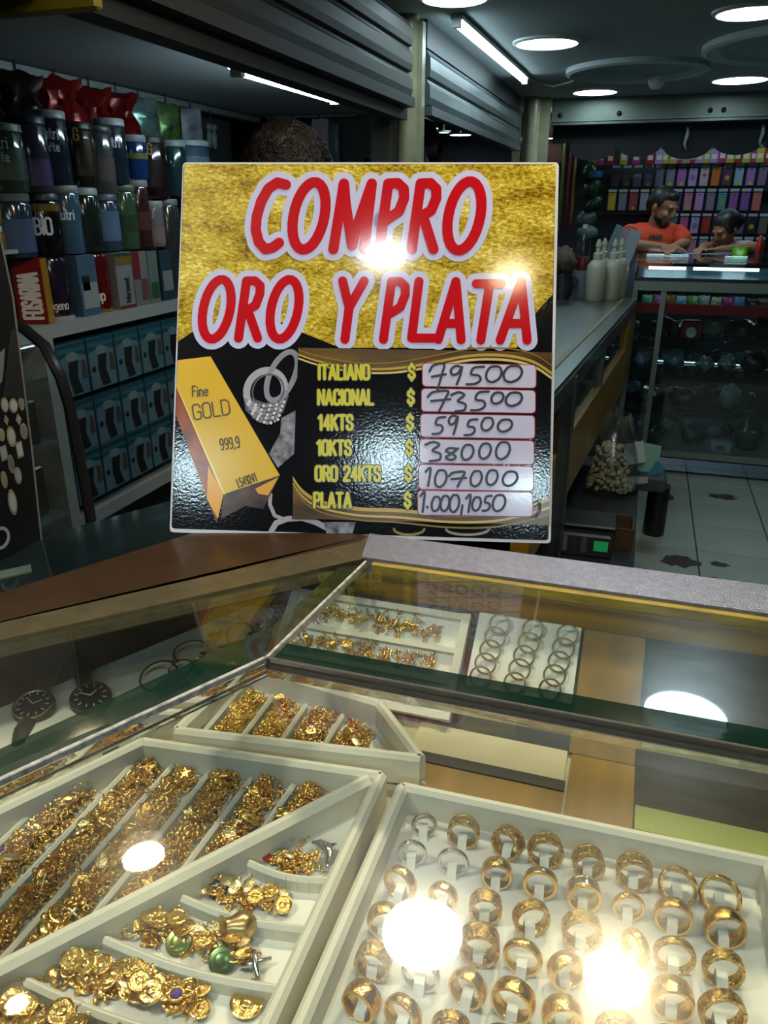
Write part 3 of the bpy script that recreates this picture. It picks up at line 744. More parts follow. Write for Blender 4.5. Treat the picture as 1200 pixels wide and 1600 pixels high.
# curved glass display case left of the brace boxes
t = thing('curved_display_case', 'dark display case with a curved black edge left of the knee brace boxes', 'display case', (-1.35, 1.3, 0))
prof = [(-1.62, 1.262), (-1.40, 1.258), (-1.341, 1.252), (-1.316, 1.244), (-1.263, 1.206), (-1.233, 1.136), (-1.22, 1.063), (-1.215, .94), (-1.21, .81), (-1.21, .5)]
obj('edge_trim', MB().tube([(x, 1.42, z) for x, z in prof], .013, 8), pbr('black_trim', (.012, .012, .013), .25), t, 'edge')
vs = [(x - .004, y, z) for y in (.7, 1.42) for x, z in prof]; k = len(prof)
obj('curved_glass', MB().add(vs, [(i, i + 1, i + k + 1, i + k) for i in range(k - 1)]), G_case, t, 'all')
for z in (1.13, .98, .80): obj('shelf', MB().b2(-1.62, -1.25, .7, 1.40, z, z + .012), pbr('dark_shelf', hexc('3a4446'), .25), t)
obj('case_back', MB().b2(-1.64, -1.62, .7, 1.42, .3, 1.26), pbr('dark_back', hexc('1a1f20'), .6), t)
obj('case_base', MB().b2(-1.62, -1.215, .7, 1.42, 0, .5), M_dark, t)
M_blackgoods = pbr('black_goods', (.02, .02, .022), .3)
for k, (x, y, z, dx, dy, dz, lab, m_) in enumerate(((-1.36, 1.32, 1.142, .12, .1, .075, 'white topped box on the upper shelf of the curved case', flat('66706f', .4)), (-1.33, 1.3, .992, .1, .16, .1, 'black carton on the middle shelf of the curved case', M_blackgoods),
        (-1.36, 1.33, .812, .14, .1, .12, 'dark carton on the lower shelf of the curved case', M_blackgoods), (-1.33, 1.15, 1.142, .1, .14, .06, 'grey flat carton on the upper shelf of the curved case', flat('4a5456', .4)))):
    o = thing('goods_carton', lab, 'box', (x, y, z), (0, 0, R(8 * k - 12)))
    obj('carton', MB().rbox((0, 0, dz / 2), (dx, dy, dz), .004), m_, o, world=False)
    obj('flap', MB().b2(-dx * .45, dx * .45, -dy * .45, dy * .45, dz, dz + .002), flat('525a5a', .4), o, world=False)

# ------------------------------------------------------------------ people
def blob(name, build, mat, parent, voxel=.008, smooth=6):
    mb = MB(); build(mb)
    o = obj(name, mb, mat, parent, 'all')
    md = o.modifiers.new('remesh', 'REMESH'); md.mode = 'VOXEL'; md.voxel_size = voxel; md.use_smooth_shade = True
    sm = o.modifiers.new('smooth', 'SMOOTH'); sm.factor = .5; sm.iterations = smooth
    return o
def rotz(a): return Matrix.Rotation(R(a), 4, 'Z')
def head_parts(mb, c, yaw, pitch, s=1.0):
    """skull, jaw, nose, ears, brow; -Y is the face direction before turning"""
    M = Matrix.Translation(c) @ Matrix.Rotation(R(yaw), 4, 'Z') @ Matrix.Rotation(R(pitch), 4, 'X')
    def e(p, r_): mb.ball(M @ Vector([q * s for q in p]), tuple(q * s for q in r_), 16, 10, M.to_3x3().to_4x4())
    e((0, .012, .03), (.074, .095, .088)); e((0, -.018, -.03), (.062, .078, .075)); e((0, -.035, -.075), (.043, .05, .035))
    e((0, -.098, -.012), (.012, .018, .028)); e((0, -.105, -.03), (.017, .012, .011)); e((0, -.082, .025), (.055, .016, .012))
    e((0, -.088, -.06), (.025, .01, .008)); e((.076, .01, -.008), (.01, .018, .032)); e((-.076, .01, -.008), (.01, .018, .032))
    e((.038, -.07, -.03), (.02, .016, .02)); e((-.038, -.07, -.03), (.02, .016, .02))
    return M
def hand_parts(mb, w, fdir, up, s=1.0, curl=.5, side=1):
    """palm with four fingers and a thumb from wrist w towards fdir"""
    f = Vector(fdir).normalized(); u = Vector(up).normalized(); l_ = f.cross(u).normalized() * side; u = l_.cross(f).normalized() * side
    w = Vector(w)
    palm = w + f * .045 * s
    mb.ball(w + f * .02 * s, .024 * s); 
    for k in range(4): mb.capsule(w + f * .02 * s + l_ * (k - 1.5) * .014 * s, w + f * .08 * s + l_ * (k - 1.5) * .02 * s, .013 * s, .0115 * s)
    for k, ln in enumerate((.075, .085, .08, .06)):
        b = w + f * .082 * s + l_ * (k - 1.5) * .021 * s
        p1 = b + (f * .8 - u * .25 * curl) .normalized() * ln * .5 * s
        p2 = p1 + (f * .7 - u * 1.0 * curl).normalized() * ln * .5 * s
        mb.capsule(b, p1, .0095 * s, .009 * s); mb.capsule(p1, p2, .009 * s, .0075 * s)
    b = w + f * .03 * s - l_ * .03 * s
    p1 = b + (f * .7 - l_ * .7).normalized() * .035 * s; p2 = p1 + (f - l_ * .2 - u * .3).normalized() * .03 * s
    mb.capsule(w + f * .015 * s - l_ * .012 * s, b, .014 * s, .012 * s); mb.capsule(b, p1, .012 * s, .0105 * s); mb.capsule(p1, p2, .0105 * s, .0085 * s)
def eyes_on(M, parent, s=1.0):
    for k in (-1, 1):
        o = obj('eye', MB().ball(M @ Vector((k * .031 * s, -.086 * s, .004 * s)), (.013 * s, .006 * s, .006 * s), 10, 6), M_dark, parent, 'all')
def person_legs(mb, c, z_hip, spread=.09, knee=None):
    for k in (-1, 1):
        hip = Vector((c[0] + k * spread, c[1], z_hip))
        kn = Vector((c[0] + k * spread, c[1] - .02, z_hip * .53)); an = Vector((c[0] + k * spread, c[1] + .01, .07))
        mb.capsule(hip, kn, .078, .055); mb.capsule(kn, an, .052, .036); mb.capsule(an, an + Vector((0, -.13, -.035)), .036, .028)
# vendor behind the sign: only the hair shows above it
vx, vy = -.65, 1.42
ven = thing('person', 'person with short dark hair standing behind the gold sign', 'person', (vx, vy, 0))
def bld(mb):
    head_parts(mb, (vx, vy, 1.50), 26, 46)
    mb.capsule((vx, vy + .02, 1.42), (vx, vy + .03, 1.33), .052, .06)
    mb.ball((vx, vy + .03, 1.22), (.17, .10, .13)); mb.ball((vx, vy + .03, 1.02), (.145, .095, .17)); mb.ball((vx, vy + .03, .86), (.15, .10, .12))
    for k in (-1, 1):
        s_ = Vector((vx + k * .18, vy + .03, 1.27)); e_ = Vector((vx + k * .22, vy + .03, 1.0)); w_ = Vector((vx + k * .18, vy - .12, .86))
        mb.capsule(s_, e_, .05, .04); mb.capsule(e_, w_, .038, .027); hand_parts(mb, w_, (0, -.6, -.6), (0, -.5, .8), 1, .5, k)
    person_legs(mb, (vx, vy + .03), .82)
blob('body', bld, M_skin, ven, .009)
def bld(mb):
    mb.ball((vx, vy + .03, 1.22), (.185, .115, .14)); mb.ball((vx, vy + .03, 1.02), (.16, .11, .18)); mb.ball((vx, vy + .03, .87), (.165, .115, .12))
    for k in (-1, 1): mb.capsule((vx + k * .18, vy + .03, 1.27), (vx + k * .212, vy + .03, 1.08), .062, .056)
blob('shirt', bld, flat('2c3440', .7), ven, .01)
def bld(mb):
    M = Matrix.Translation((vx, vy, 1.50)) @ Matrix.Rotation(R(26), 4, 'Z') @ Matrix.Rotation(R(46), 4, 'X')
    for p, r_ in (((0, .02, .046), (.079, .096, .080)), ((0, .06, -.01), (.070, .058, .08))):
        mb.ball(M @ Vector(p), r_, 18, 12, M.to_3x3().to_4x4())
blob('hair', bld, pbr('brown_hair', hexc('0c0704'), .9, bump=.5, bscale=30, stretch=(9, 9, 2), col2=hexc('070504'), vscale=30, spec=.3), ven, .007, 3)

rh = random.Random(5); hs = MB()
MH = Matrix.Translation((vx, vy, 1.50)) @ Matrix.Rotation(R(26), 4, 'Z') @ Matrix.Rotation(R(46), 4, 'X')
for i in range(2200):
    a0 = rh.uniform(0, 6.283); e0 = rh.uniform(-.35, 1.57) + rh.gauss(0, .06); sw = rh.uniform(-.5, .5) if e0 > 1.1 else rh.uniform(-.04, .08); pts = []
    for k in range(6):
        e1 = e0 - k * .07; a1 = a0 + k * sw + (rh.uniform(-.02, .02) if e0 < 1.1 else 0)
        pts.append(MH @ Vector((.086 * math.cos(e1) * math.cos(a1), .012 + .103 * math.cos(e1) * math.sin(a1), .048 + .092 * math.sin(e1) + .001 * k)))
    hs.tube(pts, [.0012, .0016, .0016, .0014, .0012, .0006], 4)
o = obj('hair_strands', hs, pbr('hair_brown', hexc('090504'), .5, spec=.2), ven, 'all'); o['kind'] = 'stuff'

# ------------------------------------------------------------------ phone accessory shop at the back
t = thing('scalloped_valance', 'black scalloped valance under the far shutter housing', 'valance', (.6, 6.05, 1.95))
M_val = pbr('black_fabric', (.008, .009, .012), .85)
obj('valance_band', MB().b2(-.72, 2.2, 6.03, 6.05, 1.90, 2.03), M_val, t)
for k in range(9):
    x0 = -.60 + k * .31
    pts = [(x0, 1.92)] + [(x0 + .155 - .155 * math.cos(math.pi * i / 10), 1.89 - .085 * math.sin(math.pi * i / 10) - (.02 if k in (0, 2) else 0)) for i in range(11)] + [(x0 + .31, 1.92)]
    m_ = MB().add([(a, 6.025, b) for a, b in pts] + [(a, 6.04, b) for a, b in pts], [tuple(range(13)), tuple(reversed(range(13, 26)))] + [(i, i + 13, (i + 1) % 13 + 13, (i + 1) % 13) for i in range(13)])
    obj('scallop', m_, M_val, t)
for k, x in enumerate((.16, .62)):
    tag(obj('twisted_wrap', MB().tube([(x, 6.0, 1.98), (x + .004, 6.0, 1.93), (x - .006, 6.0, 1.88), (x + .006, 6.0, 1.84)], [.008, .014, .01, .004], 8), flat('8d9494', .3), None, 'all'),
        'twisted clear plastic wrap hanging from the valance, %s of two' % ('left' if k == 0 else 'right'), 'wrap', 'plastic wraps on the valance')
# hanging shelves of packets: header row
CL = {'y': 'a9a23c', 'p': 'b02a72', 'r': 'a3221f', 'l': '9a86b4', 'b': '8d8a64'}
hook = 'packets hung in the uppermost row of the phone shop'
xs_h = [25, 80, 148, 240, 325, 420, 480, 520, 575, 610, 660, 700, 745, 795, 840, 893, 945, 990, 1045, 1095, 1130, 1185]
cs_h = 'yprypr' + 'lyypbrl' + 'ylpyr' + 'ypyr'
hd = ['narrow', 'small', 'short', 'slim']
for k, (xz, c) in enumerate(zip(xs_h, cs_h)):
    X = -.422 + (xz / 4.286 - 20) * .00466
    tall = xz in (80, 240, 893)
    cn = {'y': 'yellow', 'p': 'magenta', 'r': 'red', 'l': 'lilac', 'b': 'beige'}[c]
    t = thing('accessory_packet', '%s accessory packet, %s from the left under the black valance' % (cn, ORD[k]), 'packet', (X, 6.80 + .012 * (k % 2), 1.79), group=hook)
    h = .10 if not tall else .115
    obj('card', MB().rbox((0, 0, h / 2), (.056, .012, h), .003), flat(CL[c], .35), t, world=False)
    obj('print', MB().b2(-.018, .018, -.0072, -.0066, h * .3, h * .62), flat('d0c8c4', .4), t, world=False)
    obj('hang_loop', MB().cyl((0, 0, h), (0, .0, h + (.05 if tall else .02)), .006, .002, n=8), flat('9aa5a8', .2), t, world=False)
# rows of phone cases
rows = [
 ('upper', 1.625, .155, -.303, [('3a3040', 0), ('3c3444', 1), ('5a7a88', 0), ('3a4a78', 1), ('5d6878', 0), ('7d7a90', 1), ('a86ab8', 1), ('b69ad0', 2), ('c4a8b4', 3), ('c46a22', 0), ('5a3450', 4), ('8ab0c0', 1), ('a070b8', 1), ('7a6a88', 0)]),
 ('middle', 1.45, .155, -.315, [('c8a81c', 0), ('7a8498', 0), ('a83a34', 1), ('98a4b4', 0), ('4a3a4a', 0), ('4a3a4a', 0), ('50405a', 0), ('c87a9a', 1), ('c48ac8', 0), ('8a7a94', 0), ('5a9aa4', 4), ('9a5aa8', 0), ('8a5aa8', 0), ('c8746c', 0)]),
 ('lower', 1.283, .145, .085, [('4a4a60', 0), ('4f7a7a', 0), ('c05a88', 5), ('b49ad0', 2), ('a82a28', 0), ('4a4050', 0), ('4a4456', 0), ('6a5a78', 0), ('2a2430', 4), ('6a645c', 0)]),
 ('lowest', 1.125, .135, .085, [('8a6a98', 0), ('b08a9a', 0), ('9a8ac0', 0), ('c07a98', 0), ('8a98a8', 0), ('9a6a9a', 0), ('7a8a98', 0), ('a07a88', 0), ('5a5a70', 0), ('7a7a80', 0)])]
def cname(h):
    r_, g, b = (int(h[i:i + 2], 16) for i in (0, 2, 4))
    mx = max(r_, g, b); mn = min(r_, g, b)
    if mx - mn < 22: return 'grey' if mx > 90 else 'charcoal'
    if r_ == mx: return ('orange' if g > b + 50 and g < 140 else 'yellow' if g > 140 else 'pink' if b > 100 else 'red' if mx > 120 else 'plum')
    if b == mx: return 'lilac' if r_ > 140 else 'violet' if r_ > g else 'blue' if mx < 150 else 'pale blue'
    return 'teal'
for rn, z, h, x0, items in rows:
    tag(obj('hook_rail', MB().b2(-.42, 1.05, 6.90, 6.97, z - .022, z - .004), M_dark), 'black rail below the %s row of phone cases' % rn, 'rail')
    for k, (c, pr) in enumerate(items):
        X = x0 + k * .0816
        t = thing('phone_case_packet', '%s phone case in clear packet, %s from the left in the %s row' % (cname(c), ORD[k], rn), 'phone case', (X, 6.86, z), group='packaged phone cases on the back wall')
        obj('clear_pouch', MB().rbox((0, .004, h / 2 + .006), (.074, .006, h + .012), .002), pbr('pouch', hexc('3a3c48'), .12, coat=1.0), t, world=False)
        obj('phone_case', MB().rbox((0, -.006, h * .46), (.058, .012, h * .84), .005), flat(c, .3), t, world=False)
        obj('header', MB().b2(-.032, .032, -.004, .002, h * .93, h + .01), pbr('glossy_header', hexc('b4bcc4'), .15, coat=.6), t, world=False)
        disc = lambda cx, cz, r_, yy: MB().lathe([(r_, 0), (r_, .0012)], (cx, yy, cz), 14, Matrix.Rotation(R(90), 4, 'X'))
        if pr == 1: obj('price_sticker', disc(.004, h * .16, .013, -.0125), flat('b4c020', .5), t, world=False)
        if pr == 2: obj('round_print', disc(0, h * .45, .021, -.0125), flat('7a7aa0', .4), t, world=False)
        if pr == 3: obj('heart_print', disc(0, h * .55, .012, -.0125), flat('b03a3c', .4), t, world=False)
        if pr == 4: obj('round_print', disc(0, h * .42, .018, -.0125), flat('a8a03c', .4), t, world=False)
        if pr == 5: obj('red_half', MB().b2(-.028, .028, -.0128, -.0122, h * .06, h * .42), flat('a01c30', .4), t, world=False)
        obj('camera_hole', MB().b2(-.01, .01, -.0128, -.0122, h * .78, h * .815), M_dark, t, world=False)
# ribbons, green net bag and goods at the left of the phone shop
for k, (x, c, z0, z1_, lab) in enumerate(((-.69, '6a7a2a', 1.3, 1.86, 'olive green strip hanging beside the far column'), (-.64, '8a3030', 1.3, 1.85, 'dull red strip hanging beside the far column'), (-.60, 'a07a3a', 1.35, 1.7, 'tan strip hanging beside the far column'))):
    tag(obj('hanging_strip', MB().tube([(x, 6.6, z0), (x + .005, 6.59, (z0 + z1_) / 2), (x, 6.6, z1_), (x, 6.6, 2.15)], [.013, .015, .012, .003], 8), flat(c, .5), None, 'all'), lab, 'strip', 'coloured strips by the far column')
t = thing('green_net_bag', 'green bag with a blue band hanging left of the phone cases', 'bag', (-.46, 6.55, 1.2))
for k, (z, r_, c) in enumerate(((1.72, .06, '2a5a34'), (1.62, .055, '3f6a44'), (1.50, .05, '2f5038'), (1.40, .055, '6a8478'), (1.30, .06, '7d9490'))):
    obj('pouch', MB().ball((-.46 + .022 * ((k * 7) % 3 - 1), 6.55 + .01 * (k % 2), z), (r_ * (1.0 + .2 * (k % 2)), .05, .085), 9, 6, Matrix.Rotation(.4 * k, 4, 'Y')), pbr('net_' + c, hexc(dk(c, .8)), .3, var=.6, vscale=30), t, 'edge')
obj('blue_band', MB().lathe([(.071, -.022), (.073, 0), (.071, .022)], (-.46, 6.55, 1.715), 20, Matrix.Diagonal((1, .68, 1, 1)), caps=False), flat('2a5f96', .4), t, 'edge')
obj('cord', MB().cyl((-.46, 6.55, 1.77), (-.46, 6.55, 2.15), .003, n=6), M_dark, t)
downlight(-.80, 6.55, .05, 'cool', L_HALL * .6, 'small bright lamp beside the far cream column', z=1.98, name='wall_lamp', group='lamps in the dark shop')
tag(obj('orange_glow_patch', MB().rbox((-.78, 6.7, 1.95), (.14, .03, .32), .01), flat('5a3420', .7)), 'rust brown patch standing in for an orange glow beside the far column', 'cloth')  # solid patch whose colour imitates the orange glow near the lamp
# pendant packets left of the wall: small black goods
tag(obj('dark_display_rack', MB().b2(-.42, .0, 6.75, 6.78, 1.72, 1.76), M_dark), 'black rack edge above the left phone cases', 'rack')

tube_light('phone_shop_fill_tube', (-.3, 6.35, 2.122), (1.5, 6.35, 2.122), 'unseen fill tube added behind the black valance to light the phone cases', 16.0)  # hidden tube added to brighten the phone cases
# glass counter of the phone shop
t = thing('glass_counter', 'long glass display counter with aluminium frame in front of the phone cases', 'counter', (.9, 5.1, 0))
M_fr = pbr('counter_frame', hexc('7f8c84'), .4, .4)
X0, X1, Y0, Y1 = -.05, 2.2, 4.70, 5.62
obj('toe_kick', MB().b2(X0 + .05, X1, Y0 + .12, Y1, 0, .10), M_dark, t)
obj('bottom_board', MB().b2(X0, X1, Y0, Y1, .10, .14), M_fr, t)
obj('steel_strip', MB().b2(X0, X1, Y0 - .006, Y0, .02, .095), pbr('bright_steel', hexc('9ab0c4'), .12, .9), t)
for z in (.36, .585, .775): obj('glass_shelf', MB().b2(X0 + .01, X1, Y0 + .02, Y1 - .1, z, z + .008), G_case, t)
obj('red_shelf_edge', MB().b2(X0, X1, Y0 + .012, Y0 + .03, .93, .985), flat('8a1a22', .35), t)
obj('upper_shelf', MB().b2(X0, X1, Y0 + .03, Y1, .945, .965), flat('7a8486', .4), t)
obj('front_rail', MB().b2(X0, X1, Y0 - .01, Y0 + .02, 1.055, 1.105), M_fr, t)
obj('dark_rail', MB().b2(X0, X1, Y0 - .012, Y0 + .01, 1.108, 1.125), M_dark, t)
for x in (X0 + .012, .115, 1.2): obj('post', MB().b2(x - .014, x + .014, Y0 - .006, Y0 + .022, .14, 1.056), M_fr, t)
obj('case_back', MB().b2(X0, X1, Y1 - .03, Y1, .14, 1.12), pbr('counter_back', hexc('20282c'), .6), t)
obj('top_glass', MB().b2(X0, X1, Y0 + .02, Y1 + .1, 1.200, 1.210), glass('top_glass', (.8, .93, .95), dust=.04), t)
obj('front_glass', MB().b2(X0, X1, Y0 + .012, Y0 + .016, 1.125, 1.198), G_case, t)
obj('lower_glass', MB().b2(X0, X1, Y0 - .002, Y0 + .002, .14, 1.055), G_case, t)
obj('end_glass', MB().b2(X0 - .006, X0, Y0, Y1, .14, 1.198), pbr('frosted_end', hexc('5a6a76'), .35, alpha=.93), t)
obj('frosted_side_panel', MB().b2(X0 - .13, X0 - .008, Y0 + .2, Y0 + .206, .5, 1.25), pbr('frosted_end', hexc('5a6a76'), .35, alpha=.93), t)
obj('inner_deck', MB().b2(X0 + .01, X1, Y0 + .03, Y1, 1.115, 1.125), flat('5f7c88', .25), t)
obj('light_tube', MB().cyl((0, 4.737, 1.074), (1.2, 4.737, 1.074), .005, n=8), emitter('tube_6', COLS['cool'], 6), t)  # added tube, hidden behind the front rail to light the small packets
for x0, x1, y, z in ((.02, .22, 4.86, 1.165), (.26, .60, 4.86, 1.165), (.0, .26, 5.58, 1.193), (.47, .60, 5.50, 1.193)):
    obj('light_tube', MB().cyl((x0, y, z), (x1, y, z), .008, n=10), emitter('tube_6', COLS['cool'], 6), t)
for z in (.925, .57): obj('light_tube', MB().cyl((.0, 5.25, z), (1.2, 5.25, z), .004, n=8), emitter('tube_6', COLS['cool'], 6), t)
# goods in the counter
rg = random.Random(4)
names = ['mint green', 'pink', 'orange', 'pale blue', 'lime', 'white', 'cream', 'magenta', 'sky blue', 'black', 'brown', 'silver']
hx = ['5aa88a', 'b05a90', 'a8663a', '7a9ab0', '6a9a4a', 'a8b0b0', 'a09a80', 'a02a6a', '5a8ab0', '15171a', '5a3a24', '98a4ac']
for k in range(12):
    foil('small_packet', '%s small packet on the lit shelf above the red strip' % names[k], 'packet', (.03 + k * .062, 4.80 + .03 * (k % 3), .966), .06, .055, .03, flat(hx[k], .3), R(rg.uniform(-25, 25)), 60 + k, 'packets above the red strip', .5)
M_pbag = pbr('plastic_bag', hexc('7d9096'), .22, coat=.6, var=.6, vscale=14, alpha=.85)
M_bbag = pbr('blue_bag', hexc('6f86a8'), .25, coat=.6, var=.5, vscale=14)
M_gbag = pbr('grey_bag', hexc('3a4648'), .25, coat=.5, var=.6, vscale=18)
for k, (x, z, rx, rz, m_, lab) in enumerate((
    (.20, .783, .05, .05, M_gbag, 'grey bag next to the aluminium post, shelf under the red strip'), (.42, .783, .09, .075, M_pbag, 'large pale plastic bag under the red strip'), (.56, .783, .08, .055, M_gbag, 'dark grey bag right of the large pale bag'), (.70, .783, .08, .06, M_gbag, 'grey bag at the right edge under the red strip'),
    (.05, .593, .06, .05, M_bbag, 'bluish bag left of the post on the second shelf'), (.22, .593, .07, .055, M_bbag, 'crumpled blue white bag right of the post on the second shelf'), (.40, .593, .05, .045, M_pbag, 'small pale bag in the middle of the second shelf'), (.52, .593, .05, .05, M_pbag, 'pointed pale bag on the second shelf'), (.66, .593, .08, .065, pbr('black_bag', (.006, .006, .008), .35), 'black bag at the right of the second shelf'),
    (.10, .368, .06, .05, M_gbag, 'small dark bag left on the third shelf'), (.30, .368, .09, .06, pbr('black_bag', (.006, .006, .008), .35), 'black bag on the third shelf'), (.56, .368, .06, .07, M_pbag, 'pale pointed bag on the third shelf'),
    (.16, .14, .07, .06, M_gbag, 'grey bag at the bottom left of the glass counter'), (.40, .14, .08, .06, pbr('black_bag', (.006, .006, .008), .35), 'black bundle at the bottom of the glass counter'), (.70, .14, .09, .10, M_gbag, 'large grey bundle at the bottom right of the glass counter'))):
    lump('plastic_bag', lab, 'bag', (x, 4.86 + .04 * (k % 2), z + rz * .95 + .001), (rx * .9, .07, rz), m_, 'bags in the glass counter', 100 + k, .2)
rs_ = random.Random(31)
shn = {.783: 'first', .593: 'second', .368: 'third', .14: 'bottom'}
mm_ = [M_gbag, M_pbag, M_bbag, pbr('black_bag', (.006, .006, .008), .35), flat('4a2a24', .4), flat('6a7a80', .3), M_gbag]
for z in shn:
    for k in range(9):
        w_ = rs_.uniform(.022, .042)
        lump('small_bundle', 'small wrapped bundle, %s from the left at the back of the %s counter shelf' % (ORD[k], shn[z]), 'bundle', (.0 + k * .088 + rs_.uniform(-.02, .02), 5.06 + rs_.uniform(0, .1), z + .008 + w_), (w_ * 1.3, .04, w_), rs_.choice(mm_), 'wrapped bundles in the glass counter', 300 + k + int(z * 100), .25, 12, 7)
t = thing('speaker_box', 'small dark red box with a silver disc under the red strip', 'box', (.245, 4.78, .783))
obj('box', MB().rbox((.29, 4.79, .838), (.11, .07, .105), .006), flat('5a1616', .4), t)
obj('disc', MB().lathe([(.03, 0), (.026, .006), (.01, .002)], (.29, 4.752, .825), 18, Matrix.Rotation(R(90), 4, 'X')), flat('9aa2a6', .3), t, 'edge')
t = thing('phone_carton', 'white carton lying on the bottom shelf of the glass counter', 'box', (.55, 4.8, .14))
obj('carton', MB().rbox((.55, 4.8, .165), (.11, .08, .05), .003), flat('8d9496', .4), t)
obj('label_patch', MB().b2(.52, .57, 4.7595, 4.7602, .15, .18), flat('3a4a8a', .4), t)
# things on the counter top
t = thing('acrylic_panel', 'leaning clear acrylic panel left of the man in orange', 'panel', (-.2, 4.95, 1.02), (0, 0, R(-20)))
obj('sheet', MB().box((0, 0, 0), (.13, .006, .2), 0, 0, Matrix.Translation((.04, 0, .26)) @ Matrix.Rotation(R(22), 4, 'Y')), pbr('frosted_panel', hexc('8fa3ac'), .2, alpha=.6), t, world=False)
obj('sheet', MB().box((0, 0, 0), (.07, .006, .2), 0, 0, Matrix.Translation((.12, -.03, .25)) @ Matrix.Rotation(R(16), 4, 'Y')), pbr('frosted_white', hexc('aab6bc'), .25, alpha=.85), t, world=False)
obj('stand', MB().b2(-.04, .1, -.03, .03, 0, .17), pbr('frosted_panel', hexc('8fa3ac'), .2, alpha=.6), t, world=False)
t = thing('green_tray', 'lime green plastic basket on the glass counter', 'basket', (.56, 5.58, 1.21))
obj('basket', MB().lathe([(.045, 0), (.06, .045), (.054, .045), (.042, .004)], n=16), flat('7aa82a', .3), t, 'edge', world=False)
obj('paper', MB().box((0, 0, 0), (.05, .03, .004), 0, 0, Matrix.Translation((0, 0, .04)) @ Matrix.Rotation(R(25), 4, 'Y')), flat('a8c03c', .5), t, world=False)
t = thing('red_bottle', 'slim red bottle at the right end of the glass counter', 'bottle', (.665, 5.55, 1.21))
obj('body', MB().lathe([(.018, 0), (.02, .004), (.02, .07), (.012, .085)], n=16), flat('a82220', .3), t, 'edge', world=False)
obj('cap', MB().lathe([(.012, .085), (.012, .11), (.008, .115)], n=14), flat('c04040', .3), t, 'edge', world=False)

# man in the orange shirt
mx, my = .03, 5.86
man = thing('person', 'bearded man in an orange T-shirt leaning over the glass counter', 'person', (mx, my, 0))
hd_c = (mx + .035, my - .03, 1.490)
def bld(mb):
    head_parts(mb, hd_c, 58, 22)
    mb.capsule((mx + .02, my - .01, 1.43), (mx, my + .02, 1.33), .055, .062)
    mb.ball((mx, my + .02, 1.26), (.165, .10, .12)); mb.ball((mx, my + .03, 1.06), (.15, .10, .18)); mb.ball((mx, my + .04, .86), (.155, .11, .13))
    s_, e_, w_ = Vector((mx - .155, my, 1.31)), Vector((mx - .17, my - .15, 1.255)), Vector((mx + .075, my - .27, 1.243))
    mb.capsule(s_, e_, .052, .044); mb.capsule(e_, w_, .042, .027); hand_parts(mb, w_, (1, -.1, -.05), (0, 0, 1), .95, .5, 1)
    s_, e_, w_ = Vector((mx + .155, my, 1.31)), Vector((mx + .2, my - .06, 1.262)), Vector((mx + .13, my - .25, 1.243))
    mb.capsule(s_, e_, .052, .044); mb.capsule(e_, w_, .04, .027); hand_parts(mb, w_, (-.2, -1, -.08), (0, 0, 1), .95, .5, -1)
    person_legs(mb, (mx, my + .05), .84)
blob('body', bld, M_skin, man, .0085)
M_or = pbr('orange_cloth', hexc('d8401a'), .75, bump=.2, bscale=60)
def bld(mb):
    mb.ball((mx, my + .02, 1.27), (.178, .112, .125)); mb.ball((mx, my + .03, 1.06), (.163, .115, .19)); mb.ball((mx, my + .04, .88), (.168, .12, .12))
    mb.capsule((mx - .1, my + .02, 1.345), (mx + .1, my + .02, 1.345), .045)
    mb.capsule((mx - .155, my, 1.315), (mx - .168, my - .10, 1.285), .067, .058); mb.capsule((mx + .155, my, 1.315), (mx + .185, my - .04, 1.29), .066, .06)
blob('shirt', bld, M_or, man, .009)
a, b = Vector((mx - .155, my, 1.315)), Vector((mx - .168, my - .10, 1.285))
for f_ in (.45, .8):
    p = a.lerp(b, f_); d = (b - a).normalized() * .006
    obj('sleeve_stripe', MB().cyl(p - d, p + d, .066 - .005 * f_, n=24), M_dark, man, 'edge')
def chest(x, z):
    dx, dz = (x - mx) / .184, (z - 1.27) / .129
    return (x, my + .02 - .117 * math.sqrt(max(.05, 1 - dx * dx - dz * dz)), z)
w_ = text_width('ARMANI', .03)
obj('lettering', text_mesh(text_strokes('ARMANI', mx + .012 - w_ / 2, 1.285, .03), .0055, chest, 6, (0, -1, 0)), M_dark, man)
def bld(mb):
    M = Matrix.Translation(hd_c) @ rotz(58) @ Matrix.Rotation(R(22), 4, 'X')
    for p, r_ in (((0, .022, .055), (.078, .092, .07)), ((0, -.035, .082), (.058, .045, .036)), ((0, .075, .005), (.064, .042, .075)), ((.068, .02, .03), (.013, .05, .05)), ((-.068, .02, .03), (.013, .05, .05))):
        mb.ball(M @ Vector(p), r_, 16, 10, M.to_3x3().to_4x4())
blob('hair', bld, M_hair, man, .008, 3)
def bld(mb):
    M = Matrix.Translation(hd_c) @ rotz(58) @ Matrix.Rotation(R(22), 4, 'X')
    for p, r_ in (((0, -.045, -.09), (.044, .05, .03)), ((.05, -.03, -.066), (.014, .036, .026)), ((-.05, -.03, -.066), (.014, .036, .026)), ((0, -.093, -.048), (.022, .008, .005))):
        mb.ball(M @ Vector(p), r_, 14, 9, M.to_3x3().to_4x4())
blob('beard', bld, M_hair, man, .006, 3)
eyes_on(Matrix.Translation(hd_c) @ rotz(58) @ Matrix.Rotation(R(22), 4, 'X'), man)
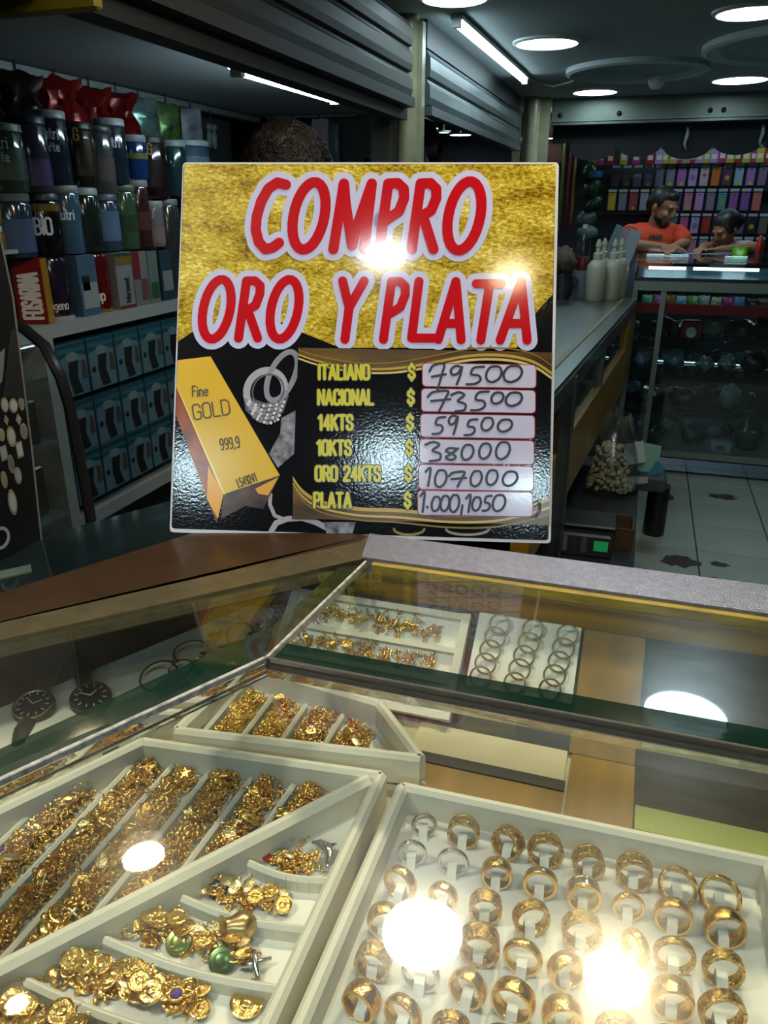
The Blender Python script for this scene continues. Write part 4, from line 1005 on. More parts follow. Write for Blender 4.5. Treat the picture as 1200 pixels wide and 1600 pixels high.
# girl
gx, gy = .50, 5.80
girl = thing('person', 'girl in a pale pink top looking down beside the man in orange', 'person', (gx, gy, 0))
gh = (gx - .03, gy - .04, 1.352)
def bld(mb):
    head_parts(mb, gh, -48, 28, .9)
    mb.capsule((gx - .01, gy, 1.29), (gx + .02, gy + .02, 1.22), .04, .045)
    mb.ball((gx + .02, gy + .02, 1.16), (.125, .08, .11)); mb.ball((gx + .02, gy + .02, .96), (.11, .08, .16)); mb.ball((gx + .02, gy + .02, .8), (.12, .09, .1))
    s_, e_, w_ = Vector((gx + .13, gy, 1.235)), Vector((gx + .15, gy - .11, 1.245)), Vector((gx - .05, gy - .2, 1.238))
    mb.capsule(s_, e_, .042, .036); mb.capsule(e_, w_, .034, .022); hand_parts(mb, w_, (-1, -.1, -.05), (0, 0, 1), .8, .5, -1)
    s_, e_, w_ = Vector((gx - .1, gy, 1.235)), Vector((gx - .15, gy - .09, 1.24)), Vector((gx - .17, gy - .2, 1.236))
    mb.capsule(s_, e_, .04, .034); mb.capsule(e_, w_, .032, .022); hand_parts(mb, w_, (-.3, -1, -.05), (0, 0, 1), .8, .5, 1)
    person_legs(mb, (gx + .02, gy + .04), .78)
blob('body', bld, M_skin, girl, .0085)
def bld(mb):
    mb.ball((gx + .02, gy + .02, 1.18), (.138, .092, .112)); mb.ball((gx + .125, gy + .005, 1.238), (.052, .055, .05)); mb.ball((gx + .02, gy + .02, .96), (.122, .092, .17)); mb.ball((gx + .02, gy + .02, .82), (.132, .1, .09))
    mb.capsule((gx - .05, gy + .015, 1.245), (gx + .11, gy + .015, 1.25), .036)
blob('top', bld, pbr('pink_cloth', hexc('b8a0a8'), .8), girl, .009)
def bld(mb):
    M = Matrix.Translation(gh) @ rotz(-48) @ Matrix.Rotation(R(28), 4, 'X')
    for p, r_ in (((0, .022, .05), (.076, .09, .07)), ((0, .075, .02), (.062, .05, .07)), ((0, .12, -.0), (.035, .04, .045)), ((.06, 0, .02), (.014, .05, .05)), ((-.06, 0, .02), (.014, .05, .05))):
        mb.ball(M @ Vector(p), r_, 16, 10, M.to_3x3().to_4x4())
blob('hair', bld, M_hair, girl, .008, 3)
eyes_on(Matrix.Translation(gh) @ rotz(-48) @ Matrix.Rotation(R(28), 4, 'X'), girl, .9)
tag(obj('paper_sheet', MB().box((.33, 5.52, 1.2115), (.2, .12, .002), R(8)), flat('8d9a9c', .6)), 'pale sheet of paper between the man and the girl', 'paper')

# ------------------------------------------------------------------ steel counter on the right of the sign
def sx(y): return -.178 + .0726 * (y - 2.48)
ang = math.atan(.0726)
t = thing('steel_counter', 'long steel topped counter with brown wooden front right of the sign', 'counter', (-.4, 3.5, 0))
YA, YB = 1.95, 4.66
def strip(x0, x1, z0, z1, ya=YA, yb=YB):
    m_ = MB(); m_.prism([(sx(ya) + x0, ya), (sx(ya) + x1, ya), (sx(yb) + x1, yb), (sx(yb) + x0, yb)], z0, z1); return m_
obj('steel_top', strip(-.56, -.075, 1.0, 1.02), M_steel, t)
obj('wood_edge', strip(-.075, -.055, 1.0, 1.022), pbr('edge_wood', hexc('6d6440'), .45), t)
obj('steel_lip', strip(-.055, 0, .985, 1.018), M_steel, t)
obj('lip_face', strip(-.006, .002, .945, 1.0), M_steel, t)
obj('lower_rail', strip(-.05, 0, .56, .79), M_wood_l, t)
obj('end_post', strip(-.05, .001, .56, .985, 4.28, YB), M_wood_l, t)
obj('near_post', strip(-.05, .001, .302, .985, 2.3, 2.52), M_darkwood, t)
obj('corner_strip', strip(-.03, .006, .30, .985, 2.525, 2.56), M_steel, t)
obj('mid_post', strip(-.03, .001, .79, .985, 3.3, 3.33), M_shutter, t)
obj('inner_back', strip(-.5, -.4, .3, .99), pbr('pinkish_board', hexc('7d6450'), .6, var=.2, vscale=6), t)
obj('inner_shelf', strip(-.4, -.02, .77, .785), pbr('pinkish_board', hexc('7d6450'), .6), t)
obj('front_glass', strip(-.02, -.016, .79, .985, 2.56, 4.28), G_case, t)
tag(obj('stone_plinth', MB().b2(-.65, .085, 1.7, 3.76, .004, .30), pbr('dark_stone', hexc('2a2a28'), .6, var=.4, vscale=18, bump=.4, bscale=30)), 'low dark stone plinth under the steel counter', 'plinth')
for k, (x, y, c) in enumerate(((-.245, 4.42, 'front left'), (-.165, 4.50, 'right'), (-.225, 4.60, 'rear left'), (-.135, 4.64, 'rear right'))):
    t = thing('squeeze_bottle', 'white squeeze bottle with nozzle on the steel counter, %s of the four' % c, 'bottle', (x, y, 1.02), group='white squeeze bottles')
    m_ = pbr('milky_plastic', hexc('a9a892'), .4)
    obj('body', MB().lathe([(.046, 0), (.05, .006), (.05, .165), (.046, .185), (.03, .205), (.022, .21)], n=24), m_, t, 'edge', world=False)
    obj('cap', MB().lathe([(.024, .21), (.024, .24), (.018, .246)], n=18), m_, t, 'edge', world=False)
    obj('nozzle', MB().lathe([(.014, .246), (.012, .27), (.016, .274), (.016, .29), (.006, .312)], n=14), m_, t, 'edge', world=False)
t = thing('soda_bottle', 'clear bottle with red liquid behind the sign edge', 'bottle', (-.335, 4.60, 1.02))
obj('stand', MB().lathe([(.05, 0), (.05, .14)], n=20), pbr('frosted_panel', hexc('8fa3ac'), .2, alpha=.6), t, 'edge', world=False)
obj('bottle', MB().lathe([(.035, .14), (.038, .15), (.038, .25), (.03, .3), (.013, .34), (.013, .36)], n=20), G_clear, t, 'edge', world=False)
obj('liquid', MB().lathe([(.034, .145), (.036, .15), (.036, .215)], n=20), flat('6d2230', .2), t, 'edge', world=False)
obj('cap', MB().lathe([(.015, .36), (.015, .38)], n=16), flat('a9b2b6', .4), t, 'edge', world=False)
t = thing('pot', 'dark pot on the steel counter under a heap of cloth', 'pot', (-.42, 4.45, 1.02))
obj('body', MB().lathe([(.04, 0), (.055, .03), (.06, .09), (.05, .13), (.054, .14)], n=22), pbr('dark_pot', (.02, .02, .025), .25), t, 'edge', world=False)
obj('handle', MB().torus(.025, .006, (.055, 0, .09), Matrix.Rotation(R(90), 4, 'X'), 14, 6), M_dark, t, 'edge', world=False)
lump('cloth_heap', 'crumpled beige brown cloth heaped on the dark pot', 'cloth', (-.42, 4.45, 1.215), (.06, .06, .075), pbr('beige_cloth', hexc('5c4a38'), .8, var=.5, vscale=30), None, 21, .3)
# bag of popcorn, papers, scale
bx, by = -.045, 3.42
t = thing('popcorn_bag', 'clear plastic bag full of popcorn on the stone plinth', 'bag', (bx, by, .30))
rp = random.Random(9); pm = MB()
for k in range(420):
    while True:
        p = Vector((rp.uniform(-1, 1), rp.uniform(-1, 1), rp.uniform(0, 1)))
        w_ = 1 - .5 * p.z
        if p.x * p.x + p.y * p.y < w_ * w_: break
    s_ = rp.uniform(.009, .015)
    pm.ball((bx + p.x * .105 - p.z * .01, by + p.y * .09, .312 + p.z * .2), (s_, s_ * rp.uniform(.7, 1.2), s_ * rp.uniform(.7, 1.2)), 6, 4, Matrix.Rotation(rp.uniform(0, 3), 4, 'X'))
o = obj('popcorn', pm, pbr('popcorn', hexc('d0c8a4'), .6, var=.5, vscale=40), t, 'all'); o['kind'] = 'stuff'
bm_ = MB().lathe([(.10, 0), (.125, .02), (.125, .1), (.10, .2), (.075, .27), (.055, .33), (.065, .36)], (bx, by, .301), 20, caps=False)
bm_.v = [(x + .006 * math.sin(40 * z + 9 * y), y + .006 * math.sin(35 * z + 11 * x), z) for x, y, z in bm_.v]
obj('plastic_film', bm_, glass('film', (.86, .9, .9), dust=.12), t, 'all')
lump('wrapped_bundle', 'brown wrapped bundle standing behind the popcorn bag', 'bundle', (.0, 3.66, .40), (.045, .04, .20), flat('5d5a4c', .5), None, 44, .08)
for k, (c, dx, dy, dz, rx, ry, rz, w, h, lab) in enumerate((('7fae98', .10, 3.55, .43, 70, 12, 20, .13, .13, 'mint green paper folder leaning by the popcorn bag'), ('a9b4b8', .05, 3.5, .46, 60, -20, -10, .09, .1, 'white crumpled paper above the green folder'), ('3f8aa0', .15, 3.5, .38, 75, 40, 30, .06, .09, 'small blue paper at the right of the green folder'), ('8a8a80', .07, 3.42, .36, 65, -8, 0, .1, .03, 'pale strip of card below the green folder'))):
    t = thing('paper_folder', lab, 'paper', (dx, dy, dz))
    m_ = MB().box((0, 0, 0), (w, h, .004), 0, 0, Matrix.Rotation(R(rz), 4, 'Z') @ Matrix.Rotation(R(ry), 4, 'Y') @ Matrix.Rotation(R(rx), 4, 'X'))
    obj('sheet', m_, flat(c, .6), t, world=False)
    obj('fold', MB().box((0, 0, 0), (w * .6, h * .9, .004), 0, 0, Matrix.Translation((w * .1, .012, -.012)) @ Matrix.Rotation(R(rz + 14), 4, 'Z') @ Matrix.Rotation(R(ry), 4, 'Y') @ Matrix.Rotation(R(rx), 4, 'X')), flat(c, .6), t, world=False)
tag(obj('paper_tray', MB().rbox((.10, 3.52, .335), (.2, .14, .07), .01), flat('3a4440', .5)), 'dark low tray holding the papers beside the popcorn bag', 'tray')
t = thing('black_canister', 'tall black cylindrical canister on the tiled floor', 'canister', (.186, 3.70, .004))
obj('body', MB().lathe([(.048, 0), (.05, .005), (.05, .24), (.047, .245)], n=26), pbr('black_plastic', (.006, .006, .007), .4), t, 'edge', world=False)
obj('rim', MB().torus(.047, .005, (0, 0, .245), None, 26, 6), pbr('black_plastic', (.006, .006, .007), .4), t, 'edge', world=False)
t = thing('weighing_scale', 'black counter scale with a green display on the stone plinth', 'scale', (-.10, 2.74, .30), (0, 0, R(2)))
obj('body', MB().rbox((0, 0, .045), (.2, .17, .09), .008), pbr('scale_black', (.02, .022, .025), .35), t, world=False)
obj('pan', MB().rbox((.01, .03, .105), (.2, .16, .014), .005), pbr('scale_pan', hexc('3a3e3c'), .35, .5), t, world=False)
obj('pan_support', MB().cyl((.01, .03, .09), (.01, .03, .1), .02), M_dark, t, world=False)
obj('display', MB().b2(.035, .085, -.0865, -.0855, .03, .07), pbr('green_display', hexc('1f9a58'), .3, emit=.25), t, world=False)
for k in range(3): obj('key_strip', MB().b2(-.08 + .035 * k, -.06 + .035 * k, -.0865, -.0855, .02, .08), flat(('6a7076', '2a2e32', '4a5056')[k], .4), t, world=False)
t = thing('small_crate', 'small brown wooden crate beside the black scale', 'crate', (.035, 2.86, .30))
for dx in (-.035, .035): obj('crate_side', MB().b2(.035 + dx - .004, .035 + dx + .004, 2.78, 2.92, .30, .38), flat('4a3418', .5), t)
obj('crate_end', MB().b2(0, .07, 2.776, 2.784, .30, .38), flat('4a3418', .5), t)
obj('crate_end', MB().b2(0, .07, 2.916, 2.924, .30, .38), flat('4a3418', .5), t)
obj('crate_floor', MB().b2(0, .07, 2.784, 2.916, .301, .31), flat('3a2812', .5), t)
for k, (x, y, c, lab) in enumerate(((-.08, 3.03, 'b0a84c', 'yellow scrap of paper on the stone plinth'), (-.085, 2.97, 'b4bcc0', 'white scrap of paper on the stone plinth'))):
    tag(obj('paper_scrap', MB().prism([(x - .02, y - .015), (x + .025, y - .005), (x - .005, y + .02)], .3005, .303), flat(c, .6)), lab, 'paper')

# ------------------------------------------------------------------ the gold counter
A = Vector((-.254, .472)); P1 = Vector((-.444, .12)); P3 = Vector((-.237, .668)); P2 = Vector((-.70, .19)); XR = .60
nL = Vector((-.88, .475)); aL = Vector((-.475, -.88))
ZT = 1.163
k_ = thing('gold_counter', 'corner counter of brown wood with green edged glass over the gold', 'counter', (-.1, .45, 0))
obj('body', MB().prism([(XR, .12), (XR, .727), (-.41, .727), (-.70, .19), (-.444, .12)], 0, 1.04), M_wood, k_)
obj('case_floor', MB().prism([(XR - .01, .13), (XR - .01, .70), (-.40, .70), (-.67, .20), (-.44, .13)], 1.04, 1.05), pbr('case_lining', hexc('b9ad92'), .6, var=.15, vscale=20), k_)
obj('front_fascia', MB().prism([(XR, .12), (XR, .135), (-.452, .135), (-.444, .12)], 1.04, 1.156), M_wood, k_)
obj('rear_fascia', MB().prism([(XR, .672), (XR, .70), (-.26, .70), (-.26, .672)], 1.05, 1.156), pbr('gold_brown_wood', hexc('b98a34'), .35, var=.3, vscale=6, stretch=(1, 9, 9)), k_)
obj('rear_fascia', MB().prism([(-.26, .70), (-.385, .70), (-.50, .487), (-.66, .19), (-.675, .20), (-.51, .497), (-.395, .715), (-.26, .715)], 1.05, 1.156), M_wood, k_)
obj('aluminium_frame', MB().prism([(-.253, .727), (-.241, .668), (XR, .668), (XR, .727)], 1.150, ZT + .004), M_alu, k_)
d_ = Vector((-.236, -.244)).normalized(); n2 = Vector((-d_.y, d_.x)) * -1
n2 = Vector((-.72, .695))
M_alu_l = pbr('aluminium_brown_reflection', hexc('6d6650'), .34, .8, bump=.3, bscale=500, var=.3, vscale=60)  # same aluminium, with the brown reflection put into its colour
q0, q1 = P3, P2
obj('aluminium_frame', MB().prism([q0, q1, q1 + n2 * .022, q0 + n2 * .026 + Vector((0, .02)), (-.253, .727)], 1.150, ZT + .003), M_alu_l, k_)
obj('wooden_ledge', MB().prism([q1 + n2 * .0225, (-.715, .165), (-.412, .728), (-.2535, .728), q0 + n2 * .0265 + Vector((0, .02))], 1.146, ZT + .001), M_wood, k_)
obj('left_platform', MB().prism([(-.36, .48), (-.285, .690), (-.385, .69), (-.49, .487), (-.64, .21), (-.52, .21)], 1.0502, 1.075), M_cream, k_)
obj('slanted_board', MB().add([(-.33, .575, 1.050), (XR, .575, 1.050), (XR, .668, 1.1245), (-.33, .668, 1.1245), (-.33, .668, 1.050), (XR, .668, 1.050)], [(0, 1, 2, 3), (3, 2, 5, 4), (0, 3, 4), (1, 5, 2), (0, 4, 5, 1)]), M_darkwood, k_)
def on_slant(x, s_, up=0.0): return Vector((x, .575 + .085 * s_ - .625 * up, 1.052 + .068 * s_ + .78 * up))
def slant_slab(x0, x1, s0, s1, h0, h1):
    v = [on_slant(x, s_, h) for h in (h0, h1) for x, s_ in ((x0, s0), (x1, s0), (x1, s1), (x0, s1))]
    return MB().add(v, [(0, 3, 2, 1), (4, 5, 6, 7), (0, 1, 5, 4), (1, 2, 6, 5), (2, 3, 7, 6), (3, 0, 4, 7)])
obj('wood_plank', slant_slab(-.015, .04, -.02, 1.05, .0, .005), M_wood_l, k_)
obj('wood_plank', MB().b2(-.012, .040, .478, .574, 1.0502, 1.054), M_wood_l, k_)
obj('dark_lining', MB().b2(.041, XR - .02, .515, .574, 1.0502, 1.0525), M_darkwood, k_)
obj('lime_edge', MB().b2(.041, .30, .487, .513, 1.0502, 1.062), flat('98a052', .5), k_)
obj('card_liner', MB().b2(-.150, -.016, .535, .574, 1.0502, 1.0525), pbr('cream_card', hexc('c9bd9c'), .6, var=.1, vscale=30), k_)
obj('dark_strip', MB().b2(-.150, -.014, .522, .534, 1.0502, 1.0530), M_darkwood, k_)
obj('brown_strip', MB().b2(-.150, -.014, .490, .521, 1.0502, 1.0520), M_wood_l, k_)
# glass panes
def pane(name, poly, mat=G_clear, z1=ZT, th=.006):
    return obj(name, MB().prism([tuple(p) for p in poly], z1 - th, z1), mat, k_)
iA = A + Vector((.0075, -.012 * 1.0)) + Vector((0, 0))
# front pane: flat field plus sloping bevels along both rear edges
e = .015
Ain = A - nL * e; 
Ain = Vector((A.x + .0093, A.y - e)); P1in = P1 - nL * e
obj('front_pane', MB().prism([tuple(Ain), tuple(P1in), (XR, .12), (XR, .472 - e)], ZT - .006, ZT), G_clear, k_)
def bevel(name, a, b, a2, b2, mat, drop=.0035):
    v = [(a.x, a.y, ZT - drop), (b.x, b.y, ZT - drop), (b2.x, b2.y, ZT + .0002), (a2.x, a2.y, ZT + .0002), (a.x, a.y, ZT - .006), (b.x, b.y, ZT - .006), (b2.x, b2.y, ZT - .006), (a2.x, a2.y, ZT - .006)]
    return obj(name, MB().add(v, [(0, 1, 2, 3), (7, 6, 5, 4), (0, 4, 5, 1), (1, 5, 6, 2), (2, 6, 7, 3), (3, 7, 4, 0)]), mat, k_)
XRv = Vector((XR, .472)); XRi = Vector((XR, .472 - e))
bevel('front_bevel', A + Vector((.001, -.002)), XRv + Vector((0, -.002)), Ain, XRi, G_bev)
bevel('front_bevel', A - nL * .002, P1 - nL * .002, Ain, P1in, G_bev)
# rear panes
gR = .023
RA = Vector((A.x + .003, .475)); 
pane('rear_pane', [(A.x + .0035 + gR * .087 + .004, .475 + gR), (XR, .475 + gR), (XR, .667), (-.2345, .667)], G_rear)
bevel('green_bevel', RA, Vector((XR, .475)), Vector((A.x + .008, .475 + gR)), Vector((XR, .475 + gR)), G_green)
LA = A + nL * .003; LP = P1 + nL * .003
s_dir = (P3 - A).normalized()
LAi = A + s_dir * .05 + Vector((-.0195, 0)); LPi = P1 + nL * .025
LSi = P3 + Vector((-.020, -.022))
pane('left_pane', [LAi, LPi, P2 + Vector((.006, -.002)), LSi], G_rear)
bevel('green_bevel', LA, LP, LAi, LPi, G_green)
bevel('seam_bevel', LA + Vector((.0005, .002)), P3 + Vector((-.003, -.002)), LAi, LSi, pbr('olive_glass_edge', hexc('2c3420'), .06, spec=.9, alpha=.72))
def sil(a, b, w, z0=ZT - .006, z1=ZT + .0012, mat=M_silicone): return obj('silicone_seam', MB().bar(a, b, w, z0, z1, .0006), mat, k_)
sil(A + Vector((.0012, 0)), P3 + Vector((.001, -.002)), .0030)
sil(A, P1, .0035)
sil(A + Vector((.002, .001)), Vector((XR, .473)), .0028, mat=pbr('dark_seam', hexc('3a372c'), .5, var=.5, vscale=90))
obj('yellow_seam', MB().bar(Vector((-.228, .6655)), Vector((XR, .6655)), .008, 1.1535, ZT + .0008, .001), pbr('old_glue', hexc('a8902c'), .35, var=.5, vscale=70, stretch=(.3, 1, 1)), k_)

# ------------------------------------------------------------------ trays
def tray(label, quad, group='cream jewellery trays in the case', z=1.0505, hh=.030):
    c = sum((Vector(p) for p in quad), Vector((0, 0))) / len(quad)
    t = thing('jewellery_tray', label, 'tray', (c.x, c.y, z), group=group)
    obj('tray_floor', MB().prism(quad, z, z + .004), M_white_pad, t)
    n = len(quad)
    ins = [Vector(p) + (c - Vector(p)).normalized() * .0055 for p in quad]
    for i in range(n): obj('tray_side', MB().bar(ins[i], ins[(i + 1) % n], .0095, z + .003, z + hh, .003), M_cream, t)
    return t
ta = tray('large charm tray with a diagonal divider at the lower left', [(-.362, .448), (-.150, .470), (-.147, .19), (-.50, .19)])
Z0 = 1.0545
obj('diagonal_divider', MB().bar((-.163, .461), (-.349, .198), .012, Z0, 1.079, .004), M_cream, ta)
def div_y(x): return .471 + (x + .158) / .70
ridx = [-.404, -.363, -.330, -.296, -.260, -.2235]
for x in ridx:
    top = min(.452, .448 - (-.362 - x) * 1.85) if x < -.362 else .448 + (x + .362) * .10 - .010
    obj('slot_ridge', MB().bar((x, top - .002), (x - .003, max(.196, div_y(x) + .009)), .005, Z0, Z0 + .010, .002), M_cream, ta)
for y, x0 in ((.366, -.220), (.325, -.249), (.282, -.279), (.243, -.306), (.207, -.332)):
    pts = [(x0 + (-.158 - x0) * i / 8, y - .005 * math.sin(math.pi * i / 8) + .004 * i / 8) for i in range(9)]
    m_ = MB()
    for a, b in zip(pts, pts[1:]): m_.bar(a, b, .006, Z0, Z0 + .012, .0025)
    obj('curved_ridge', m_, M_cream, ta)
tb = tray('small charm tray behind the large one, under the glass corner', [(-.345, .462), (-.124, .494), (-.180, .558), (-.335, .578)])
for x in (-.328, -.292, -.257, -.2185):
    obj('slot_ridge', MB().bar((x, .484 + (x + .328) * .13), (x, .556 - (x + .3) * .1), .005, Z0, Z0 + .010, .002), M_cream, tb)
tr = tray('wide ring tray with white pad on the right', [(-.1375, .463), (.133, .470), (.137, .19), (-.138, .19)])
obj('ring_pad', MB().prism([(-.126, .452), (.122, .459), (.126, .20), (-.127, .20)], Z0, Z0 + .003), M_white_pad, tr)

# rings on their tabs
RP = {'c': [(-.0012, -1), (.0009, -1), (.0011, -.78), (.0004, -.68), (.0004, -.6), (.0011, -.5), (.0013, 0), (.0011, .5), (.0004, .6), (.0004, .68), (.0011, .78), (.0009, 1), (-.0012, 1)],
      'g': [(-.0012, -1), (.0004, -.92), (.0011, -.4), (.0013, 0), (.0011, .4), (.0004, .92), (-.0012, 1)]}
RP['s'] = RP['v'] = RP['f'] = RP['g']; RP['t'] = RP['c']
ringmesh = {}
def ring_mesh(r_, w, k):
    key = (round(r_, 4), w, k)
    if key not in ringmesh:
        w *= 1.3
        prof = [(a, b * w / 2) for a, b in RP[k]] + [(-.0014, w * .45), (-.0014, -w * .45)]
        m_ = MB().ring(r_, prof, 40)
        mat = {'c': M_gold2, 'g': M_gold, 'f': M_gold2, 's': pbr('aged_gold', (.62, .55, .42), .22, 1.0, bump=.4, bscale=800), 'v': M_silver, 't': [M_gold, M_silver]}[k]
        if k == 't':
            n = len(prof)
            m_.m = [1 if 5 <= (i % n) <= 6 else 0 for i in range(len(m_.f))]
        ringmesh[key] = m_.mesh('finger_ring', mat, 'edge')
    return ringmesh[key]
tabm = MB().add([(-.0032, -.004, 0), (.0032, -.004, 0), (.0032, -.0005, .0075), (-.0032, -.0005, .0075), (-.0032, .006, .0085), (.0032, .006, .0085), (-.0032, .007, 0), (.0032, .007, 0)],
               [(0, 1, 2, 3), (3, 2, 5, 4), (4, 5, 7, 6), (0, 3, 4, 6), (1, 7, 5, 2), (0, 6, 7, 1)]).mesh('ring_tab', M_white_pad)
grid = [(.437, [(-.110, .0086, .004, 's', 5), (-.080, .0108, .0075, 'c', -4), (-.047, .0106, .0075, 'c', -30), (-.020, .0115, .0075, 'c', 4), (.010, .0100, .009, 'c', 2), (.041, .0112, .009, 'c', -8), (.070, .0120, .006, 'f', 0), (.097, .0126, .006, 'f', -6)]),
        (.408, [(-.111, .0094, .003, 'v', 0), (-.081, .0102, .003, 'v', -4), (-.050, .0098, .008, 'g', 0), (-.020, .0106, .0045, 't', -4), (.009, .0104, .008, 't', 0), (.038, .0096, .004, 'g', 0), (.066, .0112, .007, 'g', -10), (.097, .0120, .008, 'g', 0)]),
        (.378, [(-.111, .0112, .006, 'g', -28), (-.081, .0092, .006, 'g', -16), (-.052, .0098, .008, 'c', 0), (-.022, .0110, .006, 'c', 14), (.010, .0114, .008, 'c', 0), (.043, .0098, .005, 'g', -60), (.066, .0114, .004, 'c', -8), (.094, .0110, .006, 'c', -4)]),
        (.348, [(-.113, .0100, .008, 'g', 10), (-.088, .0102, .006, 'g', 0), (-.050, .0114, .010, 'c', 0), (-.023, .0112, .005, 'g', -14), (.003, .0102, .008, 'g', 20), (.036, .0104, .006, 'g', 0), (.064, .0112, .010, 'g', -6), (.091, .0120, .006, 'c', 2)]),
        (.318, [(-.110, .0102, .009, 'c', -8), (-.080, .0108, .005, 'v', -6), (-.051, .0106, .007, 'g', -26), (-.024, .0118, .008, 'g', -18), (.004, .0106, .009, 'g', 4), (.034, .0108, .006, 'c', 0), (.062, .0112, .007, 'g', -8), (.090, .0112, .006, 'g', 4)]),
        (.291, [(-.108, .0104, .009, 'g', -22), (-.083, .0106, .006, 'g', -24), (-.055, .0100, .006, 'c', 0), (-.026, .0106, .007, 'g', -8), (.003, .0104, .006, 'g', 0)]),
        (.264, [(-.106, .0104, .006, 'g', -8), (-.080, .0104, .007, 'c', -10), (-.053, .0104, .006, 'g', 0)])]
KN = {'c': 'carved gold ring', 'g': 'smooth gold ring', 'f': 'tilted gold ring', 's': 'small aged gold ring', 'v': 'silver ring', 't': 'gold and silver ring'}
for ri, (y, items) in enumerate(grid):
    for ci, (x, r_, w, k, yaw) in enumerate(items):
        lean = 7 if k != 'f' else 60
        zc = Z0 + .003 + max(.0075, (r_ + .001) * math.cos(R(lean)) + w / 2 * math.sin(R(lean))) - .001
        M = Matrix.Translation((x, y, zc)) @ rotz(yaw + 10) @ Matrix.Rotation(R(90 - lean), 4, 'X')
        o = obj('finger_ring', ring_mesh(r_, w, k), None); o.matrix_basis = M
        tag(o, '%s, %s from the left in the %s row of the ring tray' % (KN[k], ORD[ci], ORD[ri]), 'ring', 'rings in the ring tray')
        tb_ = obj('ring_tab', tabm, None, tr); tb_.matrix_basis = Matrix.Translation((x, y - .0035, Z0 + .003)) @ rotz(yaw * .5 + 8)

# ------------------------------------------------------------------ charms
def star(n, r0, r1, h, mb):
    pts = [((r0 if i % 2 == 0 else r1) * math.cos(math.pi * i / n), (r0 if i % 2 == 0 else r1) * math.sin(math.pi * i / n)) for i in range(2 * n)]
    return mb.prism(pts, 0, h)
def heart_pts(s): return [(s * .0625 * 16 * math.sin(a) ** 3, s * .0625 * (13 * math.cos(a) - 5 * math.cos(2 * a) - 2 * math.cos(3 * a) - math.cos(4 * a))) for a in [2 * math.pi * i / 20 for i in range(20)]]
def proto(name, body, mat, bail_y=None, extra=None):
    t = thing(name, 'x', 'charm')
    obj('plate', body, mat, t, 'edge', world=False)
    if bail_y: obj('bail', MB().torus(.0019, .0006, (0, bail_y, .0008), Matrix.Rotation(R(70), 4, 'Y'), 10, 5), mat, t, 'edge', world=False)
    if extra: obj(extra[0], extra[1], extra[2], t, 'edge', world=False)
    return t
medal = MB().lathe([(.0068, 0), (.0075, .0006), (.0075, .0013), (.0066, .0017), (.006, .0012), (.003, .0012), (.0024, .0018), (.001, .002)], n=20)
PR = {}
PR['medal'] = proto('gold_medal', medal, M_gold, .009)
hm_ = MB().prism(heart_pts(.0062), 0, .0012); hm_.prism(heart_pts(.0046), .0012, .0019)
PR['heart'] = proto('heart_charm', hm_, M_gold, .0062)
cm_ = MB().rbox((0, 0, .0009), (.0022, .013, .0018), .0006).rbox((0, .0018, .0009), (.0085, .0022, .0019), .0006)
PR['cross'] = proto('cross_charm', cm_, M_goldp, .0078)
fm = MB()
for i in range(6): fm.ball((.0042 * math.cos(i * 1.047), .0042 * math.sin(i * 1.047), .0016), (.0024, .0024, .0016), 8, 5)
fm.ball((0, 0, .0022), .0022, 8, 5)
PR['flower'] = proto('flower_charm', fm, M_gold, .0075)
lm = MB().ball((0, 0, .002), (.0046, .0062, .0022), 14, 8).ball((.0015, .007, .0025), (.0026, .003, .0022), 10, 6).ball((-.003, -.006, .002), (.0018, .004, .0014), 10, 6).ball((.003, -.006, .002), (.0018, .004, .0014), 10, 6)
PR['figure'] = proto('figure_charm', lm, M_gold)
PR['hoop'] = proto('hoop_earring', MB().torus(.0062, .0012, (0, 0, .0012), None, 22, 7), M_gold)
PR['locket'] = proto('oval_locket', MB().lathe([(.0042, 0), (.005, .0008), (.0046, .0018), (.002, .0026)], n=18, M=Matrix.Diagonal((1, 1.35, 1, 1))), M_goldp, .008)
PR['star'] = proto('star_charm', star(5, .0068, .003, .0016, MB()), M_gold, .008)
chm = MB()
for i in range(7): chm.torus(.0021, .0006, (-.009 + .003 * i, .0015 * math.sin(i), .0014), Matrix.Rotation(R(35 if i % 2 else -45), 4, 'X'), 10, 5)
PR['chain'] = proto('chain_piece', chm, M_gold)
DESC = {'medal': 'round gold medal', 'heart': 'gold heart charm', 'cross': 'pale gold cross', 'flower': 'gold flower charm', 'figure': 'gold animal figure charm', 'hoop': 'gold hoop earring', 'locket': 'oval gold locket', 'star': 'gold star charm', 'chain': 'short gold chain piece'}
used = set()
rc = random.Random(21)
def put(kind, x, y, z, where, group, s=1.0, tilt=30, rz=None):
    M = Matrix.Translation((x, y, z)) @ rotz(rc.uniform(0, 360) if rz is None else rz) @ Matrix.Rotation(R(rc.uniform(-tilt, tilt)), 4, 'X') @ Matrix.Rotation(R(rc.uniform(-tilt, tilt)), 4, 'Y') @ Matrix.Scale(s, 4)
    if 'long slot' in where or 'small tray' in where:
        f_ = (y - .2) / .25 if 'long slot' in where else (y - .49) / .065
        where = where + (', far end' if f_ > .66 else ', middle' if f_ > .33 else ', near end')
    elif 'curved compartment' in where and 'alone' not in where:
        where = where + (', left end' if x < -.25 else ', middle' if x < -.212 else ', right end')
    lab = '%s %s' % (DESC[kind], where)
    if kind not in used:
        used.add(kind); p = PR[kind]; p.matrix_basis = M; tag(p, lab, 'charm', group); return p
    return dup(PR[kind], M, lab, group)
